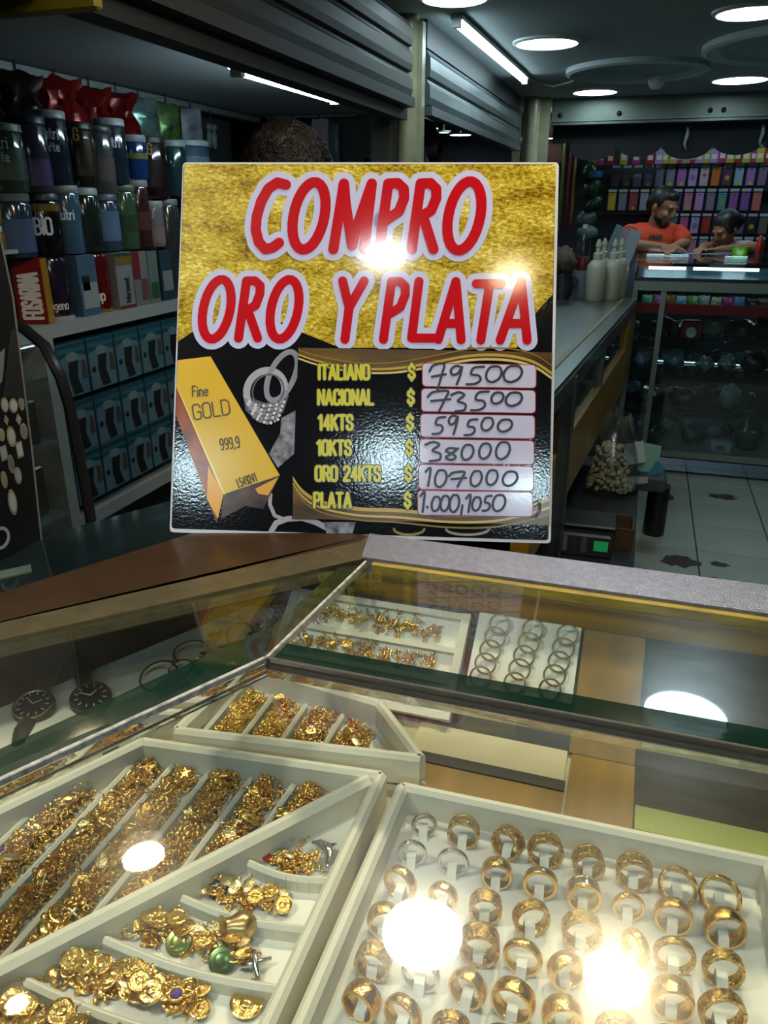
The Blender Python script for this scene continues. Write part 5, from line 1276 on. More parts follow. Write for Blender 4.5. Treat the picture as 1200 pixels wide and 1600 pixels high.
def heap(n, x0, y0, x1, y1, hw, z, where, hgt=.008, mat=M_gold):
    m_ = MB()
    for i in range(n):
        f_ = rc.random(); q = rc.gauss(0, .45); q = max(-1, min(1, q))
        dx, dy = x1 - x0, y1 - y0; l_ = math.hypot(dx, dy)
        x = x0 + dx * f_ - dy / l_ * q * hw; y = y0 + dy * f_ + dx / l_ * q * hw
        zz = z + .0015 + rc.random() * hgt * (1 - q * q)
        Mx = Matrix.Rotation(rc.uniform(0, 6.3), 4, 'Z') @ Matrix.Rotation(rc.uniform(0, 3.1), 4, 'X')
        if i % 3: m_.torus(rc.uniform(.0016, .0030), rc.uniform(.0005, .0008), (x, y, zz), Mx, 9, 5)
        else: m_.ball((x, y, zz), (rc.uniform(.001, .002), rc.uniform(.001, .003), rc.uniform(.001, .002)), 7, 5, Mx)
    o = obj('chain_heap', m_, mat, None, 'all')
    return tag(o, 'tangled fine gold links %s' % where, 'chain', None, 'stuff')
mix = ['medal', 'heart', 'flower', 'figure', 'chain', 'cross', 'locket', 'hoop', 'star', 'chain', 'flower']
slots = [(-.384, .40, .235), (-.3465, .437, .205), (-.314, .440, .242), (-.279, .445, .292), (-.243, .450, .345), (-.207, .452, .398)]
for i, (x, ya, yb) in enumerate(slots):
    where = 'in the %s long slot from the left, large tray' % ORD[i]
    g_ = 'charms in the long slots of the large tray'
    heap(int((ya - yb) * 4200), x - .001, ya, x - .003, yb, .0145, Z0, where, .011)
    n = int((ya - yb) / .0058)
    for j in range(n):
        f_ = (j + .5) / n
        put(rc.choice(mix), x - .002 + rc.uniform(-.007, .007), ya + (yb - ya) * f_, Z0 + rc.uniform(.006, .013), where, g_, rc.uniform(.75, 1.1), 45)
bslots = [(-.336, .552, .492), (-.310, .556, .494), (-.2745, .553, .498), (-.238, .55, .502), (-.200, .540, .507)]
for i, (x, ya, yb) in enumerate(bslots):
    where = 'in the %s slot from the left, small tray' % ORD[i]
    heap(420 if i else 110, x, ya, x, yb, .014 if i else .005, Z0, where, .010)
    for j in range(9 if i else 4):
        put(rc.choice(mix), x + rc.uniform(-.009, .009) * (1 if i else .4), ya + (yb - ya) * (j + .5) / (9 if i else 4), Z0 + rc.uniform(.006, .012), where, 'charms in the small tray', rc.uniform(.6, .9), 45)
# lower compartments: medals leaning against each ridge
comps = [(.378, -.212, -.172, 14, ['figure', 'chain', 'chain', 'locket', 'flower'], 'in the topmost curved compartment', .7),
         (.341, -.238, -.185, 13, ['medal', 'locket', 'medal', 'cross', 'flower'], 'in the second curved compartment from the top', .72),
         (.300, -.270, -.185, 34, ['medal', 'medal', 'locket', 'cross', 'figure', 'heart', 'star'], 'in the third curved compartment from the top', .82),
         (.261, -.300, -.200, 44, ['medal', 'medal', 'medal', 'locket', 'heart', 'figure', 'flower'], 'in the fourth curved compartment from the top', .85),
         (.224, -.330, -.215, 22, ['medal', 'medal', 'heart', 'figure', 'locket'], 'in the lowest curved compartment', .85)]
for y, x0, x1, n, ks, where, s_ in comps:
    heap(120, x0 + .008, y + .001, x1 - .008, y + .005, .010, Z0, where, .006)
    for j in range(n):
        f_ = (j + .5) / n
        put(rc.choice(ks), x0 + (x1 - x0) * f_ + rc.uniform(-.004, .004), y + .006 * f_ + rc.uniform(-.007, .009), Z0 + rc.uniform(.001, .009), where, 'charms in the curved compartments', s_ * rc.uniform(.85, 1.15), 22)
for y, x0, x1, n, ks, where, s_ in comps[1:]:
    m_n = 5 if s_ < .8 else 9
    for j in range(m_n):
        x = x0 + .006 + (x1 - x0 - .012) * (j + .5) / m_n
        put(rc.choice(['medal', 'medal', 'locket', 'medal']), x, y + .004 + rc.uniform(-.006, .006), Z0 + rc.uniform(.0085, .0115), where, 'charms in the curved compartments', s_ * rc.uniform(1.0, 1.25), 14)
put('medal', -.176, .276, Z0 + .002, 'alone at the right of the fourth curved compartment', None, 1.35, 6, 10)
# special single pieces
t = thing('dolphin_charm', 'silver dolphin charm in the topmost curved compartment', 'charm', (-.176, .392, Z0 + .006), (0, 0, R(-25)))
obj('body', MB().tube([(-.013, .003, 0), (-.008, .006, .001), (0, .006, .002), (.007, .003, .002), (.012, -.004, .001), (.015, -.008, 0)], [.0008, .0026, .0042, .0036, .0018, .0007], 10), M_silver, t, 'all', world=False)
obj('fin', MB().prism([(-.002, .009), (.003, .009), (.003, .014)], .001, .0025), M_silver, t, world=False)
obj('tail', MB().prism([(.013, -.006), (.019, -.005), (.016, -.009), (.013, -.013)], 0, .0015), M_silver, t, world=False)
t = thing('red_heart_charm', 'red enamel heart charm in the topmost curved compartment', 'charm', (-.214, .381, Z0 + .003), (R(15), 0, R(40)))
obj('enamel', MB().prism(heart_pts(.006), 0, .003), flat('a01a1e', .2), t, world=False)
obj('bail', MB().torus(.0019, .0006, (0, .006, .001), Matrix.Rotation(R(70), 4, 'Y'), 10, 5), M_gold, t, 'edge', world=False)
t = thing('jug_charm', 'large dull gold jug shaped charm in the third curved compartment', 'charm', (-.200, .318, Z0 + .0095), (R(70), R(25), R(-60)))
obj('body', MB().lathe([(.004, -.009), (.0085, -.004), (.0095, .002), (.006, .008), (.0055, .012), (.0075, .015), (.006, .0152)], n=20), pbr('dull_gold', (.62, .42, .18), .3, 1.0), t, 'edge', world=False)
obj('handle', MB().torus(.0055, .0011, (.0095, 0, .004), Matrix.Rotation(R(90), 4, 'X'), 16, 6), pbr('dull_gold', (.62, .42, .18), .3, 1.0), t, 'edge', world=False)
for k, (x, y, col, lab) in enumerate(((-.236, .300, '7d8a4c', 'olive green coin in the third curved compartment, left'), (-.203, .297, '4f6a44', 'dark green coin in the third curved compartment, right'), (-.232, .346, '2c3440', 'dark grey coin in the second curved compartment'))):
    t = thing('coin', lab, 'coin', (x, y - .002, Z0 + .004), (R(30), R(8), 0))
    obj('disc', MB().lathe([(.0078, 0), (.0082, .0006), (.0082, .0014), (.0074, .0016)], n=24), pbr('coin_' + col, hexc(col), .25, .7), t, 'edge', world=False)
    obj('relief', MB().lathe([(.0052, .0016), (.0046, .0019), (.001, .0020)], n=18), pbr('coin_' + col, hexc(col), .25, .7), t, 'edge', world=False)
t = thing('silver_figure_pendant', 'pale silver cross figure at the right of the third curved compartment', 'charm', (-.180, .297, Z0 + .004), (R(20), 0, R(35)))
obj('upright', MB().tube([(0, -.012, 0), (0, -.004, .001), (0, .006, .001), (0, .011, 0)], [.0012, .0022, .0028, .0016], 8), M_silver, t, 'all', world=False)
obj('arms', MB().tube([(-.010, .004, 0), (0, .003, .001), (.010, .004, 0)], [.0012, .0022, .0012], 8), M_silver, t, 'all', world=False)
t = thing('safety_pin', 'gold safety pin at the far end of the long slots', 'pin', (-.200, .447, Z0 + .012), (R(8), R(-6), R(-28)))
obj('wire', MB().tube([(-.012, .002, 0), (.010, .003, 0), (.0125, .0015, 0), (.012, -.001, 0), (-.011, -.002, 0)], .0006, 6), M_gold, t, 'edge', world=False)
obj('head', MB().ball((-.012, 0, 0), (.002, .0032, .0014), 10, 6), M_gold, t, 'all', world=False)
for k, (x, y, col, lab) in enumerate(((-.392, .338, '2a7aa8', 'blue stone flower brooch in the first long slot'), (-.395, .318, '3a2a8a', 'violet stone in the first long slot'), (-.206, .404, '4a3a9a', 'violet stone in the sixth long slot'), (-.214, .262, '5a3aa0', 'purple bead in the fourth curved compartment'))):
    t = thing('gem_charm', lab, 'charm', (x, y, Z0 + .012))
    obj('stone', MB().lathe([(.001, 0), (.0032, .0012), (.0030, .0018), (.0018, .0026)], n=10), flat(col, .08, coat=1.0), t, world=False)
    obj('setting', MB().torus(.0042, .001, (0, 0, .0006), None, 16, 6), M_gold, t, 'edge', world=False)

# things under the left and rear panes
zl = 1.0755
for k, (x, y, rz, lab) in enumerate(((-.478, .452, 20, 'black dialled watch nearest the left edge, under the left glass pane'), (-.438, .478, 50, 'second black watch, right of the first under the left glass pane'))):
    t = thing('wrist_watch', lab, 'watch', (x, y, zl), (R(12), 0, R(rz)), 'watches under the left pane')
    obj('case', MB().lathe([(.015, 0), (.0185, .002), (.0185, .007), (.0165, .0088), (.0155, .0085)], n=26), M_dark, t, 'edge', world=False)
    obj('dial', MB().lathe([(.0155, .0086), (.0150, .0088)], n=26), pbr('dial', hexc('1c1c1c'), .3), t, world=False)
    obj('bezel', MB().torus(.0165, .0013, (0, 0, .0088), None, 28, 6), M_goldp if k == 0 else M_dark, t, 'edge', world=False)
    for j in range(12):
        a = j * math.pi / 6
        obj('hour_mark', MB().box((.0125 * math.cos(a), .0125 * math.sin(a), .0092), (.0035, .0009, .0004), a), flat('b0b0a8', .4), t, world=False)
    for a, l_ in ((.6, .008), (2.4, .011)): obj('watch_hand', MB().box((l_ / 2 * math.cos(a), l_ / 2 * math.sin(a), .0096), (l_, .0009, .0004), a), flat('c0c0b8', .4), t, world=False)
    for sg in (-1, 1): obj('strap', MB().tube([(0, sg * .017, .004), (0, sg * .03, .006), (.002, sg * .045, .004), (.004, sg * .06, .0015)], [.007, .0075, .007, .005], 8), M_dark, t, 'edge', world=False)
M_pale = pbr('pale_bangle', (.85, .78, .62), .2, 1.0)
for k, (x, y, r_, lab) in enumerate(((-.392, .575, .017, 'pale bangle under the left pane, nearest the seam'), (-.384, .545, .012, 'small pale ring under the left pane'), (-.398, .528, .018, 'wide pale bangle in the middle of the left pane'), (-.362, .622, .014, 'thin pale bangle at the far end of the left pane'))):
    o = tag(obj('bangle', MB().ring(r_, [(-.001, -.002), (.001, -.002), (.0016, 0), (.001, .002), (-.001, .002)], 36), M_pale, None, 'edge'), lab, 'bangle', 'bangles under the left pane')
    o.matrix_basis = Matrix.Translation((x, y, zl + .004)) @ Matrix.Rotation(R(8 + 5 * k), 4, 'X')
where = 'on the platform under the left glass pane'
heap(220, -.335, .655, -.352, .56, .012, zl, where, .008)
heap(110, -.388, .505, -.375, .535, .012, zl, where, .006, M_silver)
for j in range(14): put(rc.choice(['medal', 'flower', 'hoop', 'locket', 'figure']), -.338 - .015 * rc.random(), .555 + .1 * j / 14, zl + rc.uniform(.003, .009), where, 'charms under the left pane', .9, 40)
for j in range(6): put(rc.choice(['hoop', 'medal']), -.375 + rc.uniform(-.012, .012), .53 + .1 * j / 6, zl + .003, where, 'charms under the left pane', .9, 20)
# slanted charm tray and ring card on the rear board
t = thing('slanted_charm_tray', 'cream charm tray tilted against the rear wood under the right pane', 'tray', tuple(on_slant(-.22, .5)), group='cream jewellery trays in the case')
obj('tray_floor', slant_slab(-.31, -.125, .05, .98, .0006, .004), M_white_pad, t)
for s0, s1 in ((.03, .09), (.34, .39), (.62, .67), (.94, 1.0)): obj('slot_ridge', slant_slab(-.31, -.125, s0, s1, .003, .010), M_cream, t)
for x0, x1 in ((-.312, -.304), (-.131, -.123)): obj('tray_side', slant_slab(x0, x1, .03, 1.0, .0006, .012), M_cream, t)
for i, s_ in enumerate((.215, .505, .80)):
    where = 'in the %s row of the slanted tray' % ('lower', 'middle', 'upper')[i]
    m_ = MB()
    for q in range(150):
        p = on_slant(rc.uniform(-.295, -.15), s_ + rc.gauss(0, .05), .005 + rc.random() * .004)
        m_.torus(rc.uniform(.0016, .003), .0006, p, Matrix.Rotation(rc.uniform(0, 3), 4, 'X') @ Matrix.Rotation(rc.uniform(0, 3), 4, 'Y'), 8, 4)
    tag(obj('chain_heap', m_, M_gold, None, 'all'), 'tangled fine gold links %s' % where, 'chain', None, 'stuff')
    for j in range(10):
        p = on_slant(-.29 + .145 * (j + .5) / 10, s_ + rc.uniform(-.05, .05), .0075)
        put(rc.choice(['medal', 'flower', 'hoop', 'figure', 'chain']), p.x, p.y, p.z, where, 'charms in the slanted tray', .8, 40)
t = thing('ring_card', 'white card of thin hoops tilted beside the brown plank under the right pane', 'card', tuple(on_slant(-.065, .5)))
obj('card', slant_slab(-.116, -.018, .38, 1.06, .0006, .004), M_white_pad, t)
hoop = MB().torus(.0095, .0011, (0, 0, 0), None, 30, 6).mesh('hoop', pbr('hoop_gold', (.62, .52, .33), .25, 1.0), 'edge')
for c in range(3):
    for j in range(5):
        o = obj('thin_hoop', hoop, None)
        p = on_slant(-.098 + .032 * c + .0022 * (j - 2), .45 + .125 * j, .010)
        o.matrix_basis = Matrix.Translation(p) @ rotz(14 - 12 * (j % 2)) @ Matrix.Rotation(R(66), 4, 'X')
        tag(o, 'thin hoop, %s from the bottom in the %s column of the tilted ring card' % (ORD[j], ('left', 'middle', 'right')[c]), 'ring', 'hoops on the tilted card')

# rear shelf behind the wooden ledge, with the crystal necklace board
rs = MB().prism([(-.712, .17), (-.80, .17), (-.80, .56), (-.60, .93), (-.40, .93), (-.40, .74), (-.4145, .7295)], 1.085, 1.10)
t = thing('rear_glass_shelf', 'dark glass shelf behind the wooden ledge at the left', 'shelf', (-.62, .6, 0))
obj('glass_top', rs, pbr('dark_glass', hexc('101a1c'), .08, spec=.8), t)
obj('support_panel', MB().prism([(-.72, .2), (-.79, .2), (-.79, .55), (-.60, .9), (-.45, .9), (-.45, .76)], 0, 1.085), M_darkwood, t)
t = thing('crystal_board', 'black upright board printed with a crystal necklace at the left edge', 'sign', (-.70, .6, 1.10))
bp = [(.40, 1.10), (.724, 1.10), (.735, 1.22), (.747, 1.40), (.743, 1.48), (.73, 1.62), (.40, 1.62)]
obj('board', MB().add([(-.70, y, z) for y, z in bp] + [(-.712, y, z) for y, z in bp], [tuple(range(7)), tuple(reversed(range(7, 14)))] + [(i, i + 7, (i + 1) % 7 + 7, (i + 1) % 7) for i in range(7)]), pbr('black_board', (.006, .006, .007), .35), t)
obj('worn_edge', MB().tube([(-.699, y + .0004, z) for y, z in bp[1:6]], .0012, 6), flat('5a5a55', .6), t)
gems = [(.706, 1.281, .006, .009), (.719, 1.277, .007, .009), (.732, 1.277, .005, .009), (.704, 1.263, .004, .007), (.723, 1.259, .005, .008), (.707, 1.242, .007, .013), (.728, 1.243, .006, .01), (.693, 1.248, .005, .008), (.691, 1.226, .006, .009), (.716, 1.223, .006, .01), (.699, 1.21, .005, .012), (.684, 1.195, .005, .011), (.706, 1.193, .006, .011), (.69, 1.164, .007, .017)]
for k, (y, z, a, b) in enumerate(gems):
    n = 4 if k in (3, 4) else 16
    sq = k in (8, 9)
    def pts(f_, dx): 
        if sq: return [(-.6995 + dx, y + f_ * a * .9 * i, z + f_ * b * j) for i, j in ((-1, -1), (1, -1), (1, 1), (-1, 1))]
        return [(-.6995 + dx, y + f_ * a * math.cos(2 * math.pi * i / n), z + f_ * b * math.sin(2 * math.pi * i / n)) for i in range(n)]
    g_ = obj('gem_print', MB().poly(pts(1, 0)), flat('8a8060', .4), t)
    obj('gem_face', MB().poly(pts(.74, .0004)), flat(('8d9096', 'a8a8a4', '6a6a66', '8a7a60')[k % 4], .3), g_)
obj('ring_print', MB().ring(.012, [(-.002, -.0003), (.002, -.0003), (.002, .0003), (-.002, .0003)], 28, Matrix.Rotation(R(90), 4, 'Y'), (-.6992, .662, 1.128)), flat('9a9a98', .4), t)
obj('grey_print', MB().poly([(-.6994, .62, 1.30), (-.6994, .722, 1.345), (-.6994, .71, 1.31), (-.6994, .66, 1.27)]), flat('5a6064', .4), t)
obj('neck_print', MB().poly([(-.6993, .705, 1.29), (-.6993, .741, 1.28), (-.6993, .744, 1.365), (-.6993, .735, 1.362)]), flat('1c1c1c', .5), t)
tag(obj('shelf_card', MB().prism([(-.70, .60), (-.655, .655), (-.64, .64), (-.685, .585)], 1.1005, 1.103), pbr('clear_card', hexc('4a5450'), .2)), 'clear plastic card lying on the dark glass shelf', 'card')

# ------------------------------------------------------------------ the gold sign
ps, pt = R(18), R(21.8)
rx = Vector((math.cos(ps), math.sin(ps), 0))
fw = Vector((-math.sin(ps) * math.cos(pt), math.cos(ps) * math.cos(pt), -math.sin(pt)))
upv = rx.cross(fw)
MS = Matrix((( rx.x, upv.x, -fw.x, 0), (rx.y, upv.y, -fw.y, 0), (rx.z, upv.z, -fw.z, 0), (0, 0, 0, 1)))
MS.translation = Vector((-.2439, .7507, 1.1918)) + upv * 0.0005
sg = thing('gold_buying_sign', 'gold and black price board reading COMPRO ORO Y PLATA', 'sign', M=MS)
US = .83 / 1200
def S(x, y, z=0.0): return ((x - 600) * US, (800 - y) * US, z)
def layer(z, ox=0, oy=0, sc=1.0): return lambda x, y: S(x / sc + ox, y / sc + oy, z)
def sprint(name, pts, z, mat, parent=None): return obj(name, MB().poly([S(*p, z) for p in (pts if area(pts) < 0 else pts[::-1])]), mat, parent or sg, world=False)
def area(p): return sum(p[i][0] * p[(i + 1) % len(p)][1] - p[(i + 1) % len(p)][0] * p[i][1] for i in range(len(p)))
def rr(pts, r_=5, n=4):   # rounded corners
    out = []; m = len(pts)
    for i in range(m):
        a, b, c = Vector(pts[i - 1]), Vector(pts[i]), Vector(pts[(i + 1) % m])
        p, q = b + (a - b).normalized() * r_, b + (c - b).normalized() * r_
        for k in range(n + 1):
            t_ = k / n; out.append(tuple((1 - t_) ** 2 * p + 2 * t_ * (1 - t_) * b + t_ ** 2 * q))
    return out
corner = rr([(279, 253), (879, 253), (866, 861), (258, 843)], 7)
cc = corner if area(corner) < 0 else corner[::-1]
n = len(cc)
bd = MB().add([S(*p, 0) for p in cc] + [S(*p, -.012) for p in cc], [tuple(range(n)), tuple(reversed(range(n, 2 * n)))] + [(i, i + n, (i + 1) % n + n, (i + 1) % n) for i in range(n)])
obj('foam_board', bd, flat('d0d2dc', .5), sg, world=False)
M_ink = pbr('gloss_black', (.006, .006, .008), .09, bump=.06, bscale=330, spec=.5)
M_gf = gold_foil()
sprint('black_print', rr([(281, 256), (874, 256), (862, 856), (261, 837)], 6), .0003, M_ink)
sprint('gold_print', [(282, 256), (874, 257), (869, 463), (838, 498), (812, 549), (530, 549), (468, 524), (420, 500), (300, 520), (270, 540)], .0006, M_gf)
M_red = pbr('red_ink', hexc('c0121e'), .1, bump=.012, bscale=220, spec=.35)
M_lav = pbr('white_ink', hexc('c8ccf4'), .1, bump=.012, bscale=220, spec=.35)
z3 = lambda L_: [(x / 3.87 + 270, y / 3.87 + 245) for x, y in L_]
z4 = lambda L_: [(x / 3.636 + 560, y / 3.636 + 245) for x, y in L_]
def sl_ell(cx, cy, rx_, ry_, sl): return [(cx + rx_ * math.cos(a) - sl * ry_ * math.sin(a), cy + ry_ * math.sin(a)) for a in [2 * math.pi * i / 26 for i in range(27)]]
letters = [
 ('C', z3, [[(672, 172), (620, 158), (565, 195), (520, 275), (492, 370), (486, 450), (505, 525), (545, 570), (590, 560), (630, 530)]]),
 ('O', z3, [sl_ell(815, 364, 96, 208, .17)]),
 ('M', z3, [[(965, 570), (1030, 165)], [(1030, 165), (1042, 300), (1080, 545)], [(1080, 545), (1110, 430), (1202, 165)], [(1202, 165), (1155, 570)]]),
 ('P', z4, [[(170, 155), (118, 535)], [(170, 155), (225, 152), (260, 185), (262, 240), (232, 315), (150, 372)]]),
 ('R', z4, [[(358, 155), (305, 535)], [(358, 155), (415, 152), (448, 185), (448, 240), (418, 310), (335, 362)], [(378, 365), (432, 535)]]),
 ('O', z4, [sl_ell(611, 342, 93, 200, .17)]),
 ('O', z3, [sl_ell(246, 940, 84, 184, .17)]),
 ('R', z3, [[(430, 765), (380, 1118)], [(430, 765), (482, 765), (514, 795), (512, 845), (485, 915), (420, 955)], [(448, 975), (498, 1118)]]),
 ('O', z3, [sl_ell(664, 940, 84, 184, .17)]),
 ('Y', z3, [[(1022, 765), (1062, 930)], [(1155, 765), (1062, 930), (1036, 1125)]]),
 ('P', z4, [[(190, 722), (142, 1058)], [(190, 722), (238, 722), (268, 750), (268, 800), (240, 870), (170, 915)]]),
 ('L', z4, [[(348, 722), (305, 1050)], [(305, 1050), (445, 1050)]]),
 ('A', z4, [[(460, 1058), (562, 722)], [(562, 722), (592, 1060)], [(515, 965), (575, 965)]]),
 ('T', z4, [[(680, 735), (825, 735)], [(758, 735), (706, 1062)]]),
 ('A', z4, [[(818, 1062), (940, 722)], [(940, 722), (974, 1062)], [(872, 965), (955, 965)]]),
]
for i, (ch, zf, sts) in enumerate(letters):
    wd_ = 16.5 if i < 6 else 14.6
    o = obj('letter_outline', text_mesh([zf(st) for st in sts], wd_ + (20 if i < 6 else 19), layer(.0009), 18), M_lav, sg, world=False)
    obj('letter', text_mesh([zf(st) for st in sts], wd_, layer(.0013), 16), M_red, o, world=False)
# gold bar print
b1 = lambda L_: [(x / 3.87 + 250, y / 3.87 + 540) for x, y in L_]
gb = sprint('gold_bar_top', b1([(82, 112), (285, 88), (712, 822), (365, 938), (75, 275)]), .0009, flat('d8b020', .22))
sprint('gold_bar_side', b1([(75, 275), (365, 938), (322, 1118), (72, 455)]), .0010, pbr('bar_side', hexc('b0561a'), .22, col2=hexc('4a2208'), vscale=30))
sprint('gold_bar_glow', b1([(270, 760), (365, 938), (330, 1090), (262, 965)]), .0012, flat('e0a010', .22))
sprint('gold_bar_edge', b1([(75, 275), (100, 320), (378, 938), (360, 940)]), .0012, flat('f0dc70', .22))
sprint('gold_bar_front', b1([(365, 938), (712, 822), (610, 1030), (500, 1010), (350, 1090)]), .0010, pbr('bar_front', hexc('5a3008'), .22, col2=hexc('0c0804'), vscale=40))
sprint('gold_bar_front_light', b1([(560, 905), (705, 832), (640, 945), (580, 935)]), .0012, flat('d8a020', .22))
M_stamp = flat('4a3a0c', .3)
for s_, x, y, h, rot, xs, w in (('Fine', 175, 335, 62, -.03, 1.0, 9), ('GOLD', 185, 480, 92, -.16, 1.35, 9), ('999,9', 350, 665, 66, -.14, .75, 8), ('L549241', 460, 895, 50, -.34, .6, 8)):
    st = [[(px, 2 * y - py) for px, py in q] for q in text_strokes(s_, x, y, h, .16, xs, 0, -rot)]
    obj('lettering', text_mesh([b1(q) for q in st], w / 3.87, layer(.0013), 6), M_stamp, sg, world=False)
# printed diamond rings
M_sv = flat('a9a9b8', .2); M_sd = flat('5a5a66', .2)
def ring_print(cx, cy, rx_, ry_, sl, w, mat, z=.0009): return obj('ring_print', text_mesh([b1(sl_ell(cx, cy, rx_, ry_, sl))], w / 3.87, layer(z), 8), mat, sg, world=False)
ring_print(625, 300, 118, 125, .1, 44, M_sv)
ring_print(640, 300, 96, 100, .1, 10, M_sd, .0011)
ring_print(725, 210, 80, 150, .35, 34, flat('8d8d9c', .2), .0010)
rp_ = random.Random(3); dm = MB(); dm2 = MB()
for j in range(5):
    for i in range(12 - j):
        x = 505 + i * 21 + j * 12 + rp_.uniform(-3, 3); y = 360 + j * 26 + 34 * math.sin(math.pi * i / (12 - j)) + rp_.uniform(-3, 3)
        (dm if (i + j) % 2 else dm2).poly([S(*b1([(x + 11 * math.cos(-k * 1.047), y + 11 * math.sin(-k * 1.047))])[0], .0012) for k in range(6)])
sprint('ring_band_print', b1([(485, 300), (520, 340), (620, 375), (720, 365), (770, 320), (735, 430), (640, 510), (570, 490), (500, 420)]), .0010, M_sd)
obj('diamond_print', dm, flat('d0d0dc', .15), sg, world=False)
obj('diamond_print', dm2, flat('8a8a98', .15), sg, world=False)
sprint('ring_shank_print', b1([(720, 470), (810, 420), (800, 690), (700, 775), (645, 690), (715, 560)]), .0009, pbr('shank', hexc('a0a0ac'), .2, col2=hexc('3c3c46'), vscale=90))
obj('ring_print', text_mesh([b1([(655, 940), (650, 1000), (680, 1070), (730, 1090)])], 6, layer(.0009), 8), flat('9a9aa6', .2), sg, world=False)
obj('ring_print', text_mesh([b1([(660, 1165), (690, 1115), (760, 1090), (850, 1085), (930, 1110), (1010, 1150), (1100, 1160)])], 9, layer(.0009), 8), flat('a0a0ac', .2), sg, world=False)
sprint('ring_band_print', b1([(980, 1110), (1180, 1110), (1160, 1180), (1000, 1180)]), .0010, pbr('shank', hexc('a0a0ac'), .2))
for cx, rx_ in ((640, 24), (733, 34)):
    obj('ring_print', text_mesh([sl_ell(cx, 838, rx_, 9, 0)[0:14]], 4, layer(.0009), 8), flat('8a7a2c', .2) if cx < 700 else flat('9a9088', .2), sg, world=False)

# price panel stuck on the board
k2 = lambda L_: [(x / 2.79 + 450, y / 2.79 + 540) for x, y in L_]
pp = [(38, 25), (1165, 45), (1150, 815), (10, 785)]
q_ = k2(pp); q_ = q_ if area(q_) < 0 else q_[::-1]
pan = obj('price_panel', MB().add([S(*p, .0024) for p in q_] + [S(*p, .0004) for p in q_], [(0, 1, 2, 3), (7, 6, 5, 4)] + [(i, i + 4, (i + 1) % 4 + 4, (i + 1) % 4) for i in range(4)]), M_ink, sg, world=False)
def pprint_(name, pts, z, mat): return sprint(name, k2(pts), z, mat, pan)
g1, g2_, g3 = pbr('print_gold', hexc('6a5020'), .2, col2=hexc('2a1c08'), vscale=14, stretch=(.6, 3, 1)), flat('b89a3c', .2), flat('8a6a24', .2)
def spl(pts, n=6):
    out = []
    for i in range(len(pts) - 1):
        p0, p1, p2_, p3_ = pts[max(i - 1, 0)], pts[i], pts[i + 1], pts[min(i + 2, len(pts) - 1)]
        for k in range(n):
            t_ = k / n
            out.append(tuple(.5 * (2 * p1[j] + (p2_[j] - p0[j]) * t_ + (2 * p0[j] - 5 * p1[j] + 4 * p2_[j] - p3_[j]) * t_ * t_ + (3 * p1[j] - p0[j] - 3 * p2_[j] + p3_[j]) * t_ ** 3) for j in (0, 1)))
    return out + [pts[-1]]
top_w = spl([(38, 60), (140, 95), (300, 125), (450, 130), (600, 112), (800, 78), (960, 80), (1080, 110), (1163, 165)])
def strip_q(name, a, b, z, mat):
    m_ = MB()
    for i in range(len(a) - 1): m_.poly([S(*p, z) for p in k2([a[i + 1], a[i], b[i], b[i + 1]])])
    return obj(name, m_, mat, pan, world=False)
def off(L_, d0, d1): return [(x, y + d0 + (d1 - d0) * i / (len(L_) - 1)) for i, (x, y) in enumerate(L_)]
strip_q('gold_wave', [(x, 27 + (x - 38) * .018) for x, y in top_w], top_w, .0027, g1)
strip_q('gold_wave_light', off(top_w, -6, -30), off(top_w, 2, -16), .0030, g2_)
strip_q('gold_wave_light', off(top_w, 10, -8), off(top_w, 18, 4), .0030, flat('d0bc78', .2))
strip_q('gold_wave_light', off(top_w, -26, -62), off(top_w, -20, -56), .0030, g3)
bot_w = spl([(14, 610), (60, 670), (140, 715), (300, 745), (480, 752), (700, 770), (900, 765), (1060, 730), (1152, 700)])
strip_q('gold_wave', bot_w, [(x, 784 + (x - 10) * .026) for x, y in bot_w], .0027, g1)
strip_q('gold_wave_light', off(bot_w, -14, -8), off(bot_w, 4, 6), .0030, g2_)
strip_q('gold_wave_light', off(bot_w, 14, 30), off(bot_w, 22, 42), .0030, flat('c8ac54', .2))
strip_q('gold_wave_light', off(bot_w, 30, 62), off(bot_w, 36, 70), .0030, g3)
M_yel = pbr('yellow_ink', hexc('c6c01e'), .25)
M_inkd = flat('0c0a06', .3)
for s_, x, y in (('ITALIANO', 130, 166), ('NACIONAL', 128, 278), ('14KTS', 130, 390), ('10KTS', 124, 502), ('ORO 24KTS', 117, 616), ('PLATA', 110, 734)):
    for xx, ss in ((x, s_), (530 - (x - 110) * -.0 - (y - 166) * .032, '$')):
        st = [[(px, 2 * y - py) for px, py in q] for q in text_strokes(ss, xx, y, 62, .17 if ss != '$' else .1, 1.0)]
        o = obj('lettering_shadow', text_mesh([k2(q) for q in st], 21 / 2.79, layer(.0032), 8), M_inkd, pan, world=False)
        obj('lettering', text_mesh([k2(q) for q in st], 13.5 / 2.79, layer(.0035), 8), M_yel, pan, world=False)
M_pen = flat('0a0a0e', .3)
M_wb = pbr('white_box_ink', hexc('c8c6e6'), .12, bump=.02, bscale=220, spec=.35)
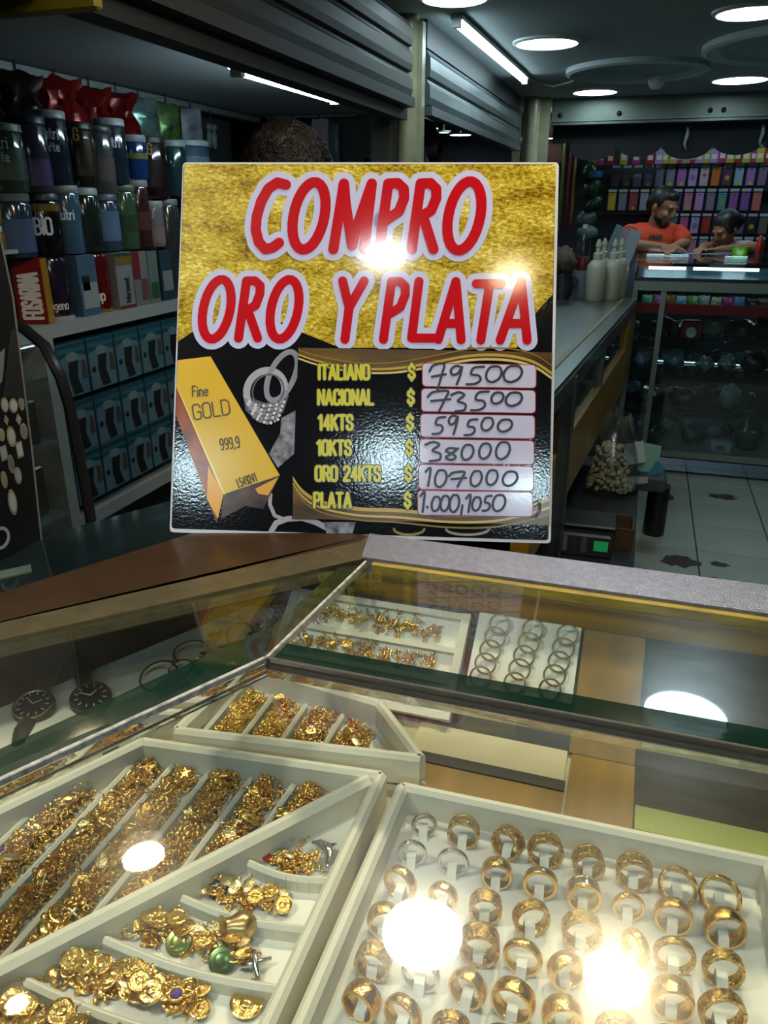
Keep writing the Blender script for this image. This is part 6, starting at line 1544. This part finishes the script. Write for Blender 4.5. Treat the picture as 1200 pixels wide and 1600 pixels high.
HD = {'7': [[(0, .3), (.25, .05), (.9, 0), (.75, .45), (.5, 1.05)], [(.15, .52), (1, .42)]],
      '9': [[(.85, .08), (.45, 0), (.08, .22), (.2, .48), (.6, .4), (.9, .06), (.75, .55), (.5, 1)]],
      '5': [[(1, 0), (.45, .06), (.3, .42), (.7, .5), (.8, .75), (.5, .97), (.05, 1)]],
      '0': [[(.62, .0), (.3, .06), (.05, .45), (.1, .85), (.4, 1), (.8, .8), (1, .4), (.85, .05), (.5, .0)]],
      '3': [[(.05, .15), (.5, 0), (.85, .15), (.45, .45), (.9, .62), (.85, .92), (.3, 1)]],
      '8': [[(.85, .1), (.4, .05), (.15, .28), (.55, .5), (.8, .78), (.5, 1), (.15, .8), (.5, .5), (.95, .08)]],
      '1': [[(.15, .2), (.65, 0), (.4, 1)]], '.': [[(.4, .4), (.6, .6)]], ',': [[(.7, 0), (.4, 1)]]}
hand = [[('7', 620, 692, 100, 208), ('9', 710, 770, 108, 190), ('5', 780, 862, 112, 190), ('0', 868, 940, 110, 180), ('0', 945, 1030, 108, 180)],
        [('7', 612, 712, 220, 305), ('3', 712, 785, 225, 310), ('5', 800, 882, 222, 305), ('0', 892, 948, 226, 276), ('0', 955, 1030, 226, 286)],
        [('5', 630, 690, 335, 410), ('9', 702, 750, 328, 410), ('5', 772, 832, 345, 415), ('0', 848, 902, 338, 395), ('0', 920, 986, 346, 400)],
        [('3', 598, 675, 445, 530), ('8', 682, 750, 470, 525), ('0', 760, 815, 458, 525), ('0', 838, 892, 452, 520), ('0', 912, 976, 446, 522)],
        [('1', 596, 640, 562, 640), ('0', 642, 696, 570, 645), ('7', 706, 782, 578, 640), ('0', 800, 852, 574, 642), ('0', 870, 922, 570, 636), ('0', 942, 1010, 576, 640)],
        [('1', 574, 612, 668, 755), ('.', 602, 618, 726, 742), ('0', 628, 668, 688, 752), ('0', 668, 708, 684, 752), ('0', 708, 752, 680, 756), (',', 752, 772, 726, 766), ('1', 776, 816, 680, 756), ('0', 808, 848, 690, 750), ('5', 852, 896, 684, 750), ('0', 898, 956, 680, 752)]]
for i, row in enumerate(hand):
    y0, y1 = ((97, 202), (210, 313), (322, 426), (434, 541), (547, 658), (662, 772))[i]
    x0, x1 = 590 - i * 4.0, 1091 - i * 3.0
    bx_ = pprint_('price_box_border', rr([(x0 - 4, y0 - 4), (x1 + 4, y0 + 4), (x1 + 4, y1 + 7), (x0 - 4, y1 - 1)], 20), .0032, flat('a0121c', .25))
    pprint_('price_box', rr([(x0, y0), (x1, y0 + 8), (x1, y1 + 3), (x0, y1 - 5)], 18), .0036, M_wb)
    for ch, a0, a1, b0, b1_ in row:
        st = [k2([(a0 + (a1 - a0) * px, b0 + (b1_ - b0) * py) for px, py in spl(q, 4)] if len(q) > 2 else [(a0 + (a1 - a0) * px, b0 + (b1_ - b0) * py) for px, py in q]) for q in HD[ch]]
        obj('written_digit', text_mesh(st, 10.8 / 2.79, layer(.0040), 8), M_pen, pan, world=False)
obj('pen_scribble', text_mesh([k2(q) for q in ([(1078, 715), (1100, 705), (1108, 740), (1085, 775), (1070, 780)], [(1085, 730), (1112, 715), (1112, 750), (1090, 782)])], 1.8, layer(.0040), 6), M_pen, pan, world=False)
# prop behind the sign
obj('easel_strut', MB().box((0, 0, 0), (.04, .006, .36), 0, 0, Matrix.Translation(S(560, 640, -.075)) @ Matrix.Rotation(R(-70), 4, 'X')), flat('8a7a5a', .6), sg, world=False)
